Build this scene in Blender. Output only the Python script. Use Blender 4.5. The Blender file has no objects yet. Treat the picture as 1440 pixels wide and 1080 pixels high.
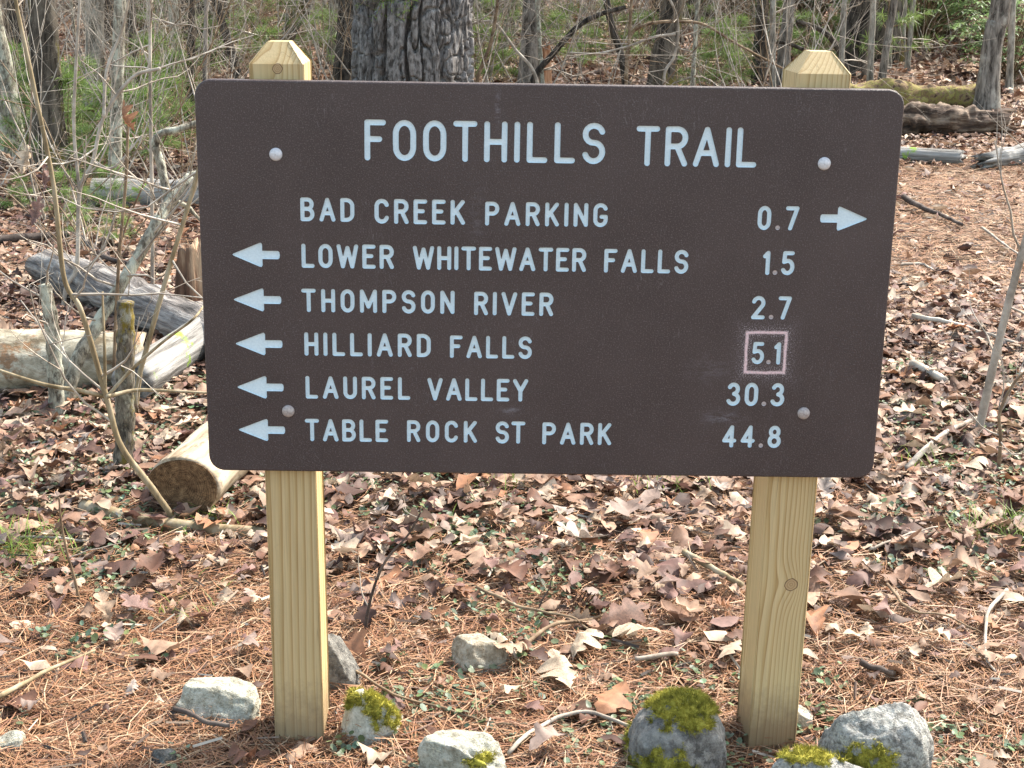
import bpy, bmesh, math
import numpy as np
from mathutils import Vector, Matrix
from mathutils.geometry import delaunay_2d_cdt

rng = np.random.default_rng(11)
R = math.radians
scene = bpy.context.scene
col = scene.collection

# ------------------------------------------------------------------ camera
CAM = np.array([-0.0862, -2.4741, 1.3719]); PITCH, YAW, ROLL = 0.2777, 0.0130, 0.0165
FPX = 2150.0                                   # focal length in pixels of the 1440 x 1080 photograph
_f = np.array([math.sin(YAW)*math.cos(PITCH), math.cos(YAW)*math.cos(PITCH), -math.sin(PITCH)])
_r = np.array([math.cos(YAW), -math.sin(YAW), 0.0]); _u = np.cross(_r, _f)
_r2 = _r*math.cos(ROLL) + _u*math.sin(ROLL); _u2 = np.cross(_r2, _f)
cd = bpy.data.cameras.new('camera'); cam = bpy.data.objects.new('camera', cd); col.objects.link(cam)
cd.sensor_width = 36.0; cd.lens = 36.0*FPX/1440.0; cd.clip_start = 0.05; cd.clip_end = 600
M = Matrix(((_r2[0], _u2[0], -_f[0], CAM[0]), (_r2[1], _u2[1], -_f[1], CAM[1]), (_r2[2], _u2[2], -_f[2], CAM[2]), (0, 0, 0, 1)))
cam.matrix_world = M
scene.camera = cam

# ------------------------------------------------------------------ sky, sun, exposure
SUN_AZ, SUN_EL = R(48), R(50)                  # azimuth from +Y towards +X: behind the sign, to the right
w = bpy.data.worlds.new('World'); scene.world = w; w.use_nodes = True
nt = w.node_tree; nt.nodes.clear()
sky = nt.nodes.new('ShaderNodeTexSky'); sky.sky_type = 'NISHITA'; sky.sun_disc = False
sky.sun_elevation = SUN_EL; sky.sun_rotation = SUN_AZ; sky.air_density = 1.0; sky.dust_density = 2.0; sky.ozone_density = 0.6
bg = nt.nodes.new('ShaderNodeBackground'); bg.inputs['Strength'].default_value = 0.15
wo = nt.nodes.new('ShaderNodeOutputWorld')
wb = nt.nodes.new('ShaderNodeMix'); wb.data_type = 'RGBA'; wb.blend_type = 'MULTIPLY'; wb.inputs[0].default_value = 1.0; wb.inputs[7].default_value = (1.04, 0.955, 0.79, 1)   # white balance
nt.links.new(sky.outputs[0], wb.inputs[6]); nt.links.new(wb.outputs[2], bg.inputs['Color']); nt.links.new(bg.outputs[0], wo.inputs['Surface'])
sd = bpy.data.lights.new('sun', 'SUN'); sd.energy = 2.7; sd.angle = R(0.6); sd.color = (1.0, 0.95, 0.88)
sun = bpy.data.objects.new('sun', sd); col.objects.link(sun)
sv = Vector((math.sin(SUN_AZ)*math.cos(SUN_EL), math.cos(SUN_AZ)*math.cos(SUN_EL), math.sin(SUN_EL)))
sun.rotation_euler = sv.to_track_quat('Z', 'Y').to_euler(); sun.location = (6, 6, 12)
scene.view_settings.view_transform = 'Standard'; scene.view_settings.look = 'None'
scene.view_settings.exposure = 1.98; scene.view_settings.gamma = 1.0
scene.cycles.max_bounces = 6; scene.cycles.diffuse_bounces = 3; scene.cycles.transparent_max_bounces = 4
scene.cycles.sample_clamp_indirect = 6.0

# ------------------------------------------------------------------ maths helpers
def _hash(ix, iy, iz, seed):
    n = (ix*374761393 + iy*668265263 + iz*2147483647 + seed*1274126177).astype(np.int64) & 0xffffffff
    n = ((n ^ (n >> 13))*1274126177) & 0xffffffff
    n = ((n ^ (n >> 16))*2246822519) & 0xffffffff
    return ((n ^ (n >> 15)) & 0xffff)/65535.0
def vnoise(P, seed=0):
    P = np.asarray(P, float); i = np.floor(P).astype(np.int64); f = P - i; f = f*f*(3 - 2*f)
    out = 0
    for dx in (0, 1):
        for dy in (0, 1):
            for dz in (0, 1):
                wgt = (f[..., 0] if dx else 1-f[..., 0])*(f[..., 1] if dy else 1-f[..., 1])*(f[..., 2] if dz else 1-f[..., 2])
                out = out + wgt*_hash(i[..., 0]+dx, i[..., 1]+dy, i[..., 2]+dz, seed)
    return out*2 - 1
def fbm(P, octv=4, seed=0):
    s, a, t = 0, 1.0, 0
    P = np.asarray(P, float)
    for k in range(octv):
        s = s + a*vnoise(P*(2.03**k) + 17.3*k, seed+k); t += a; a *= 0.5
    return s/t
def H(x, y):
    """height of the forest floor"""
    x = np.asarray(x, float); y = np.asarray(y, float)
    h = 0.018*np.sin(2.1*x+0.3)*np.sin(1.7*y+0.4) + 0.03*np.sin(0.6*x+1)*np.sin(0.5*y)
    h = h + 0.035*np.clip(y-7, 0, None) - 0.045*np.exp(-((x-0.45)**2+(y+0.05)**2)/0.06) - 0.022*np.exp(-((x+0.43)**2+(y+0.02)**2)/0.05)
    return h + 0.05*np.sin(0.35*x+0.8)*np.clip(y-4, 0, 20)/6
def ray(px, py):
    d = _f*FPX + _r2*(px-720) - _u2*(py-540)
    return d/np.linalg.norm(d)
def gp(px, py):
    """the point of the forest floor seen at a pixel"""
    d = ray(px, py); t = 1.2
    for _ in range(4000):
        p = CAM + d*t
        if p[2] <= H(p[0], p[1]): break
        t += 0.004 + 0.002*t
    p = CAM + d*t
    return np.array([p[0], p[1], float(H(p[0], p[1]))])
def pl(px, py, Y):
    d = ray(px, py); t = (Y - CAM[1])/d[1]
    return CAM + d*t
def mpp(p):
    """metres per photograph pixel at a world point"""
    return float((np.asarray(p)-CAM) @ _f)/FPX

# ------------------------------------------------------------------ object helpers
def tag(o, label=None, cat=None, group=None, kind=None):
    if label: o['label'] = label
    if cat: o['category'] = cat
    if group: o['group'] = group
    if kind: o['kind'] = kind
    return o
def empty(name, loc, rz=0.0):
    o = bpy.data.objects.new(name, None); o.empty_display_size = 0.1; col.objects.link(o)
    o.location = loc; o.rotation_euler = (0, 0, rz); return o
def mesh(name, V, Q=None, T=None, C=None, smooth=True):
    V = np.asarray(V, np.float32); me = bpy.data.meshes.new(name)
    Q = np.zeros((0, 4), np.int32) if Q is None or len(Q) == 0 else np.asarray(Q, np.int32)
    T = np.zeros((0, 3), np.int32) if T is None or len(T) == 0 else np.asarray(T, np.int32)
    me.vertices.add(len(V)); me.vertices.foreach_set('co', V.ravel())
    nl = 4*len(Q) + 3*len(T); me.loops.add(nl)
    me.loops.foreach_set('vertex_index', np.concatenate([Q.ravel(), T.ravel()]).astype(np.int32))
    n = len(Q) + len(T); me.polygons.add(n)
    st = np.concatenate([np.arange(len(Q))*4, 4*len(Q) + np.arange(len(T))*3]).astype(np.int32)
    me.polygons.foreach_set('loop_start', st)
    me.polygons.foreach_set('use_smooth', np.full(n, smooth))
    if C is not None:
        a = me.color_attributes.new('Col', 'FLOAT_COLOR', 'POINT')
        c4 = np.ones((len(V), 4), np.float32); c4[:, :3] = C; a.data.foreach_set('color', c4.ravel())
    me.update(calc_edges=True); me.validate()
    return me
def obj(name, me, mat, parent=None, loc=None):
    o = bpy.data.objects.new(name, me); col.objects.link(o)
    if mat and not me.materials: me.materials.append(mat)
    if parent: o.parent = parent
    if loc is not None: o.location = loc
    return o
class MB:
    """collects shapes of ONE mesh"""
    def __init__(s): s.V, s.Q, s.T, s.C, s.n = [], [], [], [], 0
    def add(s, V, Q=None, T=None, C=None):
        V = np.asarray(V, float).reshape(-1, 3)
        s.V.append(V)
        if Q is not None and len(Q): s.Q.append(np.asarray(Q)+s.n)
        if T is not None and len(T): s.T.append(np.asarray(T)+s.n)
        if C is not None: s.C.append(np.broadcast_to(np.asarray(C, float), V.shape))
        s.n += len(V)
    def mesh(s, name, smooth=True, origin=(0, 0, 0)):
        V = np.concatenate(s.V) - np.asarray(origin)
        return mesh(name, V, np.concatenate(s.Q) if s.Q else None, np.concatenate(s.T) if s.T else None,
                    np.concatenate(s.C) if s.C else None, smooth)
def smooth_path(P, rad, n):
    """Catmull-Rom through the given points"""
    P = np.asarray(P, float); rad = np.asarray(rad, float)
    X = np.column_stack([P, rad]); X = np.vstack([2*X[0]-X[1], X, 2*X[-1]-X[-2]])
    out = []
    m = len(P)-1
    for t in np.linspace(0, m-1e-6, n):
        i = int(t); u = t-i; a, b, c, d = X[i:i+4]
        out.append(0.5*((2*b)+(-a+c)*u+(2*a-5*b+4*c-d)*u*u+(-a+3*b-3*c+d)*u**3))
    out = np.array(out); return out[:, :3], np.maximum(out[:, 3], 1e-4)
def tube(P, rad, sides=6, cap=True, noise=0.0, nscale=8.0, seed=0):
    P = np.asarray(P, float); rad = np.broadcast_to(np.asarray(rad, float), (len(P),))
    Tn = np.gradient(P, axis=0); Tn /= np.linalg.norm(Tn, axis=1)[:, None]+1e-12
    ref = np.array([0.0, 0.0, 1.0]) if abs(Tn.mean(0)[2]) < 0.8 else np.array([1.0, 0.0, 0.0])
    A = np.cross(Tn, ref); A /= np.linalg.norm(A, axis=1)[:, None]+1e-12
    B = np.cross(Tn, A)
    th = np.arange(sides)*2*math.pi/sides
    D = A[:, None]*np.cos(th)[None, :, None] + B[:, None]*np.sin(th)[None, :, None]
    rr = rad[:, None]*np.ones(sides)
    V = P[:, None] + D*rr[..., None]
    if noise: V = V + D*(fbm(V*nscale, 3, seed)*noise*rr)[..., None]
    n = len(P); V = V.reshape(-1, 3)
    i = np.arange(n-1)[:, None]*sides; j = np.arange(sides)[None]; k = (j+1) % sides
    Q = np.stack([i+j, i+k, i+sides+k, i+sides+j], -1).reshape(-1, 4)[:, ::-1]
    T = None
    if cap:
        V = np.vstack([V, P[0], P[-1]]); c0, c1 = n*sides, n*sides+1
        jj = np.arange(sides); kk = (jj+1) % sides
        T = np.vstack([np.stack([np.full(sides, c0), kk, jj], 1)[:, ::1], np.stack([np.full(sides, c1), (n-1)*sides+jj, (n-1)*sides+kk], 1)])
        T = T[:, ::-1]
    return V, Q, T

# ------------------------------------------------------------------ materials
def srgb(r, g, b): return tuple((c/255/12.92 if c/255 < 0.04045 else ((c/255+0.055)/1.055)**2.4) for c in (r, g, b))
class NB:
    def __init__(s, name, rough=0.7, spec=0.3):
        s.m = bpy.data.materials.new(name); s.m.use_nodes = True; s.t = s.m.node_tree; s.n = s.t.nodes; s.n.clear()
        s.out = s.n.new('ShaderNodeOutputMaterial'); s.p = s.n.new('ShaderNodeBsdfPrincipled')
        s.t.links.new(s.p.outputs[0], s.out.inputs[0]); s.p.inputs['Roughness'].default_value = rough
        s.p.inputs['Specular IOR Level'].default_value = spec
    def L(s, a, b): s.t.links.new(a, b)
    def _in(s, sock, v):
        if hasattr(v, 'is_output'): s.L(v, sock)
        else: sock.default_value = v
    def co(s, kind='Object', scale=(1, 1, 1)):
        c = s.n.new('ShaderNodeTexCoord'); m = s.n.new('ShaderNodeMapping'); m.inputs['Scale'].default_value = scale
        s.L(c.outputs[kind], m.inputs[0]); return m.outputs[0]
    def noise(s, v, scale, detail=5, rough=0.6, dist=0.0):
        k = s.n.new('ShaderNodeTexNoise'); s.L(v, k.inputs['Vector']); k.inputs['Scale'].default_value = scale
        k.inputs['Detail'].default_value = detail; k.inputs['Roughness'].default_value = rough; k.inputs['Distortion'].default_value = dist
        return k.outputs[0]
    def ramp(s, f, stops):
        k = s.n.new('ShaderNodeValToRGB'); s.L(f, k.inputs[0]); e = k.color_ramp.elements
        while len(e) < len(stops): e.new(0.5)
        for q, (p, c) in zip(e, stops): q.position = p; q.color = (*c[:3], 1) if not isinstance(c, (int, float)) else (c, c, c, 1)
        return k.outputs[0]
    def mix(s, f, a, b, mode='MIX'):
        k = s.n.new('ShaderNodeMix'); k.data_type = 'RGBA'; k.blend_type = mode
        s._in(k.inputs[0], f)
        for sock, v in ((k.inputs[6], a), (k.inputs[7], b)):
            if hasattr(v, 'is_output'): s.L(v, sock)
            else: sock.default_value = (*v[:3], 1)
        return k.outputs[2]
    def math(s, op, a, b=0.0, c=None, clamp=False):
        k = s.n.new('ShaderNodeMath'); k.operation = op; k.use_clamp = clamp
        s._in(k.inputs[0], a); s._in(k.inputs[1], b)
        if c is not None: s._in(k.inputs[2], c)
        return k.outputs[0]
    def attr(s, name='Col'):
        k = s.n.new('ShaderNodeAttribute'); k.attribute_name = name; return k.outputs[0]
    def xyz(s, v):
        k = s.n.new('ShaderNodeSeparateXYZ'); s.L(v, k.inputs[0]); return k.outputs
    def bump(s, h, strength=0.5, dist=0.01):
        k = s.n.new('ShaderNodeBump'); k.inputs['Strength'].default_value = strength; k.inputs['Distance'].default_value = dist
        s.L(h, k.inputs['Height']); s.L(k.outputs[0], s.p.inputs['Normal']); return k
    def base(s, c): s._in(s.p.inputs['Base Color'], c if hasattr(c, 'is_output') else (*c[:3], 1)); return s.m
def organic(name, cols, scale=6, stretch=(1, 1, 1), bump=0.4, bdist=0.01, rough=0.8, attr=False, coords='Object', detail=6, translucent=0.0):
    b = NB(name, rough, 0.25); v = b.co(coords, stretch)
    f = b.noise(v, scale, detail, 0.65)
    n = len(cols); c = b.ramp(f, [(0.36+0.28*i/(n-1), cc) for i, cc in enumerate(cols)])
    if attr: c = b.mix(1.0, c, b.attr(), 'MULTIPLY')
    if bump: b.bump(f, bump, bdist)
    b.base(c)
    if translucent:
        tr = b.n.new('ShaderNodeBsdfTranslucent'); mx = b.n.new('ShaderNodeMixShader'); mx.inputs[0].default_value = translucent
        b.L(c, tr.inputs[0]); b.L(b.p.outputs[0], mx.inputs[1]); b.L(tr.outputs[0], mx.inputs[2]); b.L(mx.outputs[0], b.out.inputs[0])
    return b.m
def bark(name, dark, light, lichen=(0.42, 0.45, 0.38), lich=0.5, moss=None, scale=9, zs=0.22, bump=0.8, bdist=0.012):
    """bark: streaks along the trunk, lichen patches, optional moss"""
    b = NB(name, 0.85, 0.15)
    v = b.co('Object', (1, 1, zs)); f = b.noise(v, scale*3, 8, 0.65, 0.4)
    c = b.ramp(f, [(0.38, dark), (0.5, tuple((x+y)/2 for x, y in zip(dark, light))), (0.62, light)])
    g = b.noise(b.co('Object', (1, 1, 0.6)), scale*0.9, 7, 0.7)
    c = b.mix(b.ramp(g, [(1-lich-0.02, 0.0), (1-lich+0.1, 0.85)]), c, lichen)
    if moss:
        h = b.noise(b.co('Object', (1, 1, 0.5)), scale*0.5, 7, 0.75)
        c = b.mix(b.ramp(h, [(moss[1], 0.0), (moss[1]+0.06, 0.9)]), c, moss[0])
    b.bump(b.math('ADD', f, b.math('MULTIPLY', g, 0.5)), bump, bdist)
    return b.base(c)

MAT = {}
MAT['bark_grey'] = bark('grey lichen bark', (0.05, 0.042, 0.035), (0.30, 0.265, 0.225), (0.44, 0.43, 0.37), lich=0.44)
MAT['bark_dark'] = bark('dark wet bark', (0.014, 0.012, 0.010), (0.10, 0.085, 0.07), (0.24, 0.23, 0.2), lich=0.34)
MAT['bark_moss'] = bark('mossy bark', (0.028, 0.023, 0.018), (0.16, 0.135, 0.105), (0.3, 0.29, 0.23), lich=0.4, moss=((0.13, 0.11, 0.02), 0.53), scale=7)
MAT['bark_pale'] = bark('pale bark', (0.10, 0.088, 0.07), (0.38, 0.345, 0.29), (0.44, 0.43, 0.37), 0.46)
MAT['bark_lichen'] = bark('grey green lichen bark', (0.06, 0.05, 0.038), (0.32, 0.29, 0.225), (0.46, 0.47, 0.38), 0.52, scale=26, zs=0.35, bdist=0.008)
MAT['bark_gnarl'] = bark('mossy gnarled bark', (0.03, 0.025, 0.02), (0.2, 0.175, 0.135), (0.33, 0.33, 0.26), 0.46, ((0.16, 0.12, 0.015), 0.53), scale=24, zs=0.4, bdist=0.008)
MAT['pine_bark'] = bark('furrowed pine bark', (0.05, 0.044, 0.04), (0.25, 0.235, 0.225), (0.38, 0.37, 0.36), 0.42, scale=16, zs=0.4, bdist=0.01)
MAT['twig_grey'] = organic('grey twig', [(0.17, 0.14, 0.11), (0.33, 0.285, 0.235), (0.50, 0.45, 0.38)], 9, bump=0.2)
MAT['twig_brown'] = organic('brown twig', [(0.09, 0.055, 0.032), (0.19, 0.13, 0.08), (0.30, 0.23, 0.15)], 14, bump=0.2)
MAT['twig_olive'] = organic('olive brown sapling bark', [(0.13, 0.095, 0.05), (0.25, 0.195, 0.115), (0.36, 0.31, 0.22)], 22, (1, 1, 0.3), bump=0.3, bdist=0.003)
MAT['twig_dark'] = organic('dark twig', [(0.03, 0.022, 0.018), (0.07, 0.053, 0.045), (0.14, 0.11, 0.09)], 14, bump=0.3)
MAT['leaf'] = organic('dry leaf', [(0.62, 0.58, 0.56), (0.95, 0.93, 0.9), (1.15, 1.12, 1.1)], 34, bump=0.25, bdist=0.002, rough=0.62, attr=True, translucent=0.16)
MAT['needle'] = organic('dry pine needle', [(0.8, 0.8, 0.8), (1, 1, 1)], 20, bump=0, rough=0.55, attr=True)
MAT['green'] = organic('green leaf', [(0.7, 0.75, 0.7), (1.05, 1.05, 1.0)], 25, bump=0.1, bdist=0.002, rough=0.45, attr=True, translucent=0.3)
MAT['moss'] = organic('moss', [(0.12, 0.11, 0.018), (0.33, 0.30, 0.045), (0.5, 0.45, 0.09)], 60, bump=0.5, bdist=0.006, rough=0.9)
MAT['moss_bank'] = organic('moss and leaf mould', [(0.03, 0.02, 0.012), (0.18, 0.12, 0.07), (0.20, 0.18, 0.05), (0.14, 0.085, 0.05), (0.27, 0.245, 0.07), (0.2, 0.14, 0.09)], 7, bump=1.0, bdist=0.03, rough=0.95, detail=9)
MAT['rot'] = organic('rotten red brown wood', [(0.014, 0.009, 0.006), (0.075, 0.047, 0.032), (0.24, 0.18, 0.13)], 11, (0.25, 1, 1.8), bump=1.0, bdist=0.03)
MAT['orange_wood'] = organic('splintered orange wood', [(0.18, 0.07, 0.03), (0.42, 0.20, 0.10), (0.6, 0.36, 0.22)], 16, (1, 1, 0.12), bump=0.6)
MAT['stump_wood'] = organic('rusty rotten stump wood', [(0.03, 0.018, 0.012), (0.16, 0.09, 0.055), (0.40, 0.29, 0.19)], 16, (1, 1, 0.1), bump=1.0, bdist=0.02)
MAT['cone'] = organic('cone scale', [(0.05, 0.025, 0.016), (0.16, 0.09, 0.06)], 60, bump=0.2)

def wood_log(name, cols, stretch=(0.15, 1, 1), scale=10, stain=None, bump=0.7, bdist=0.008, spots=None):
    b = NB(name, 0.8, 0.2); v = b.co('Object', stretch)
    f = b.noise(v, scale*2.2, 8, 0.68, 0.3); c = b.ramp(f, [(0.38, cols[0]), (0.5, cols[1]), (0.61, cols[2])])
    g = b.noise(b.co('Object'), 5.0, 7, 0.7)
    if stain: c = b.mix(b.ramp(g, [(stain[1], 0.0), (stain[1]+0.05, 0.9)]), c, stain[0])
    if spots:
        s = b.noise(b.co('Object', (0.6, 1, 1)), 38, 4, 0.7)
        c = b.mix(b.ramp(s, [(0.56, 0.0), (0.66, 0.75)]), c, spots)
    b.bump(f, bump, bdist)
    return b.base(c)
MAT['log_tan'] = wood_log('tan peeled log', [(0.20, 0.15, 0.095), (0.38, 0.31, 0.22), (0.50, 0.43, 0.33)], spots=(0.15, 0.11, 0.075), bump=0.5, bdist=0.005)
MAT['log_grey'] = wood_log('weathered grey log', [(0.05, 0.045, 0.042), (0.17, 0.155, 0.145), (0.36, 0.34, 0.315)], (0.07, 1, 1), 12, bump=1.0, bdist=0.025)
MAT['log_lichen'] = wood_log('pale lichen crusted log', [(0.12, 0.095, 0.06), (0.31, 0.28, 0.21), (0.47, 0.44, 0.355)], (0.7, 1, 1), 7, ((0.22, 0.12, 0.06), 0.585), spots=(0.13, 0.11, 0.085), bump=1.0, bdist=0.01)
MAT['log_split'] = wood_log('silvery split log', [(0.08, 0.074, 0.066), (0.24, 0.232, 0.215), (0.37, 0.36, 0.34)], (0.06, 1, 1), 14, ((0.20, 0.32, 0.035), 0.63), bump=0.9, bdist=0.012)

def ringed(name, cols, freq=190, crack=True):
    b = NB(name, 0.85, 0.15); v = b.co('Object'); x, y, z = b.xyz(v)
    d = b.math('SQRT', b.math('ADD', b.math('MULTIPLY', y, y), b.math('MULTIPLY', z, z)))
    n = b.noise(v, 14, 5); d = b.math('ADD', d, b.math('MULTIPLY', n, 0.05))
    s = b.math('FRACT', b.math('MULTIPLY', d, freq))
    k = b.noise(v, 70, 5); f = b.math('ADD', b.math('MULTIPLY', s, 0.2), b.math('MULTIPLY', k, 0.82))
    an = b.math('ARCTAN2', y, z); cv = b.n.new('ShaderNodeCombineXYZ'); b.L(b.math('MULTIPLY', an, 2.6), cv.inputs[0]); b.L(b.math('MULTIPLY', d, 6.0), cv.inputs[1])
    ck = b.math('ABSOLUTE', b.math('SUBTRACT', b.noise(cv.outputs[0], 1.7, 3), 0.5)); f = b.math('SUBTRACT', f, b.ramp(ck, [(0.0, 0.2), (0.012, 0.0)]))
    b.bump(f, 0.8, 0.004)
    return b.base(b.ramp(f, [(0.3, cols[0]), (0.55, cols[1]), (0.75, cols[2])]))
MAT['cut_end'] = ringed('cut log end', [(0.045, 0.026, 0.014), (0.15, 0.092, 0.05), (0.27, 0.18, 0.10)])

def post_wood(name, cx, cy, spacing, knot, kr, seedv):
    """solid pine: growth rings about a pith outside the post, bent round one knot"""
    b = NB(name, 0.62, 0.3)
    v = b.co('Object'); x, y, z = b.xyz(v)
    lo = b.co('Object', (1, 1, 0.16)); n1 = b.noise(lo, 9+seedv, 2, 0.4); n2 = b.noise(b.co('Object', (1, 1, 0.05)), 30+seedv, 3, 0.5)
    kx = b.math('SUBTRACT', x, knot[0]); kz = b.math('SUBTRACT', z, knot[1])
    dk2 = b.math('ADD', b.math('MULTIPLY', kx, kx), b.math('MULTIPLY', b.math('MULTIPLY', kz, kz), 0.28))
    bend = b.math('MULTIPLY', b.math('POWER', 2.718, b.math('MULTIPLY', dk2, -1/(0.020**2))), -0.013)
    dx = b.math('SUBTRACT', x, cx); dy = b.math('SUBTRACT', y, cy)
    r = b.math('SQRT', b.math('ADD', b.math('MULTIPLY', dx, dx), b.math('MULTIPLY', dy, dy)))
    r = b.math('ADD', r, b.math('MULTIPLY', b.math('SUBTRACT', n1, 0.5), 0.024))
    r = b.math('ADD', r, b.math('MULTIPLY', b.math('SUBTRACT', n2, 0.5), 0.006)); r = b.math('ADD', r, bend)
    s = b.math('FRACT', b.math('MULTIPLY', r, 1/spacing))
    c = b.ramp(s, [(0.0, (0.55, 0.415, 0.235)), (0.5, (0.52, 0.385, 0.205)), (0.74, (0.45, 0.31, 0.145)), (0.9, (0.35, 0.22, 0.09)), (0.96, (0.55, 0.41, 0.225))])
    fine = b.noise(b.co('Object', (1, 1, 0.02)), 420, 3, 0.6)
    c = b.mix(0.35, c, b.ramp(fine, [(0.35, (0.6, 0.55, 0.45)), (0.65, (1.1, 1.08, 1.0))]), 'MULTIPLY')
    tone = b.noise(b.co('Object', (1, 1, 0.3)), 6+seedv, 3)
    c = b.mix(b.ramp(tone, [(0.4, 0.0), (0.75, 0.35)]), c, (0.46, 0.40, 0.22))
    ckn = b.noise(b.co('Object', (1, 1, 0.035)), 26+seedv*3, 2, 0.4, 0.3); ckm = b.noise(b.co('Object', (1, 1, 0.4)), 7+seedv, 3)
    chk = b.math('MULTIPLY', b.ramp(b.math('ABSOLUTE', b.math('SUBTRACT', ckn, 0.5)), [(0.0, 1.0), (0.006, 0.0)]), b.ramp(ckm, [(0.5, 0.0), (0.6, 0.8)]))
    c = b.mix(chk, c, (0.10, 0.065, 0.03))
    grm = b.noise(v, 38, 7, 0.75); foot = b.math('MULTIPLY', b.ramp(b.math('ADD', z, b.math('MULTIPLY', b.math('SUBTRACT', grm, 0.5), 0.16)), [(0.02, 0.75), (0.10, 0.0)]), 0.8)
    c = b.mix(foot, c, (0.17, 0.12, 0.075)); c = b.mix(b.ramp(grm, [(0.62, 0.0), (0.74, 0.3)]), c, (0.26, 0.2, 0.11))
    kr2 = b.math('SQRT', b.math('ADD', b.math('MULTIPLY', kx, kx), b.math('MULTIPLY', kz, kz)))
    kr2 = b.math('ADD', kr2, b.math('MULTIPLY', b.math('SUBTRACT', b.noise(v, 90, 3), 0.5), 0.004))
    kk = b.math('DIVIDE', kr2, kr)
    kcol = b.ramp(b.math('FRACT', b.math('MULTIPLY', kk, 3.0)), [(0.0, (0.46, 0.32, 0.17)), (0.8, (0.32, 0.2, 0.10))])
    c = b.mix(b.ramp(kk, [(0.92, 1.0), (1.0, 0.0)]), c, kcol)
    c = b.mix(b.ramp(kk, [(0.84, 0.0), (0.9, 0.85), (1.0, 0.85), (1.1, 0.0)]), c, (0.10, 0.055, 0.03))
    b.bump(b.math('ADD', b.math('MULTIPLY', s, 0.06), b.math('MULTIPLY', fine, 0.8)), 0.3, 0.0008)
    return b.base(c)

def rock_mat(name, cols, lichen, lich, dark, dk, scale=1.0):
    b = NB(name, 0.85, 0.2); v = b.co('Object')
    f = b.noise(v, 48*scale, 9, 0.72); g = b.noise(v, 19*scale, 9, 0.78); h = b.noise(v, 230, 4, 0.7)
    c = b.ramp(f, [(0.4, cols[0]), (0.5, cols[1]), (0.6, cols[2])])
    c = b.mix(b.ramp(g, [(1-lich, 0.0), (1-lich+0.08, 0.9)]), c, b.ramp(h, [(0.42, tuple(0.5*q for q in lichen)), (0.56, lichen)]))
    k = b.noise(b.co('Object', (1, 1.3, 0.8)), 22*scale, 9, 0.76)
    c = b.mix(b.ramp(k, [(1-dk, 0.0), (1-dk+0.07, 0.85)]), c, dark)
    b.bump(b.math('ADD', f, b.math('MULTIPLY', h, 0.5)), 1.0, 0.012)
    return b.base(c)
MAT['rock_pale'] = rock_mat('pale lichen rock', [(0.27, 0.25, 0.19), (0.46, 0.44, 0.355), (0.62, 0.60, 0.51)], (0.66, 0.66, 0.55), 0.5, (0.2, 0.165, 0.11), 0.38)
MAT['rock_white'] = rock_mat('white lichened rock', [(0.40, 0.38, 0.30), (0.62, 0.60, 0.50), (0.78, 0.76, 0.66)], (0.8, 0.79, 0.68), 0.52, (0.24, 0.2, 0.13), 0.34)
MAT['rock_grey'] = rock_mat('dark grey rock', [(0.10, 0.095, 0.085), (0.2, 0.19, 0.17), (0.3, 0.29, 0.26)], (0.40, 0.36, 0.2), 0.32, (0.07, 0.065, 0.06), 0.4)
MAT['rock_tan'] = rock_mat('tan rock', [(0.24, 0.2, 0.14), (0.4, 0.35, 0.27), (0.52, 0.48, 0.39)], (0.58, 0.57, 0.5), 0.45, (0.17, 0.13, 0.08), 0.38)
MAT['rock_crust'] = rock_mat('crusted grey rock', [(0.16, 0.155, 0.14), (0.34, 0.335, 0.31), (0.56, 0.55, 0.51)], (0.6, 0.6, 0.54), 0.5, (0.045, 0.043, 0.04), 0.41, 1.5)
MAT['rock_boulder'] = rock_mat('smooth grey boulder', [(0.15, 0.145, 0.135), (0.25, 0.245, 0.23), (0.36, 0.35, 0.32)], (0.45, 0.45, 0.34), 0.34, (0.08, 0.075, 0.07), 0.46, 0.8)

# ------------------------------------------------------------------ the forest floor
def graded(lo, hi, fine_lo, fine_hi, step, g=1.09):
    a = list(np.arange(fine_lo, fine_hi, step)); s = step; p = a[-1]
    while p < hi: s *= g; p += s; a.append(p)
    s = step; p = fine_lo; pre = []
    while p > lo: s *= g; p -= s; pre.append(p)
    return np.array(pre[::-1]+a)
gx = graded(-160, 160, -2.6, 2.6, 0.03, 1.07); gy = graded(-60, 260, -0.7, 4.5, 0.03, 1.045)
GX, GY = np.meshgrid(gx, gy); P = np.stack([GX, GY, 0*GX], -1)
amp = np.clip(1 - np.abs(GY)/40, 0, 1)
GZ = H(GX, GY) + (0.012*fbm(P*2.2, 4, 3) + 0.010*fbm(P*9, 3, 5))*amp
nx, ny = len(gx), len(gy)
idx = np.arange(nx*ny).reshape(ny, nx)
Qg = np.stack([idx[:-1, :-1], idx[:-1, 1:], idx[1:, 1:], idx[1:, :-1]], -1).reshape(-1, 4)
b = NB('forest floor soil', 0.95, 0.1); v = b.co('Object')
n1 = b.noise(v, 1.3, 9, 0.7); n2 = b.noise(v, 22, 9, 0.75); n3 = b.noise(v, 120, 5, 0.7)
c = b.ramp(n2, [(0.3, (0.035, 0.022, 0.014)), (0.46, (0.12, 0.068, 0.04)), (0.56, (0.22, 0.13, 0.08)), (0.7, (0.38, 0.29, 0.21))])
c2 = b.ramp(n3, [(0.38, (0.03, 0.02, 0.013)), (0.5, (0.11, 0.062, 0.036)), (0.62, (0.24, 0.15, 0.09))])
c = b.mix(b.ramp(n1, [(0.4, 0.2), (0.6, 0.8)]), c, c2)
vo = b.n.new('ShaderNodeTexVoronoi'); vo.inputs['Scale'].default_value = 24; vo.inputs['Randomness'].default_value = 1.0
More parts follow.
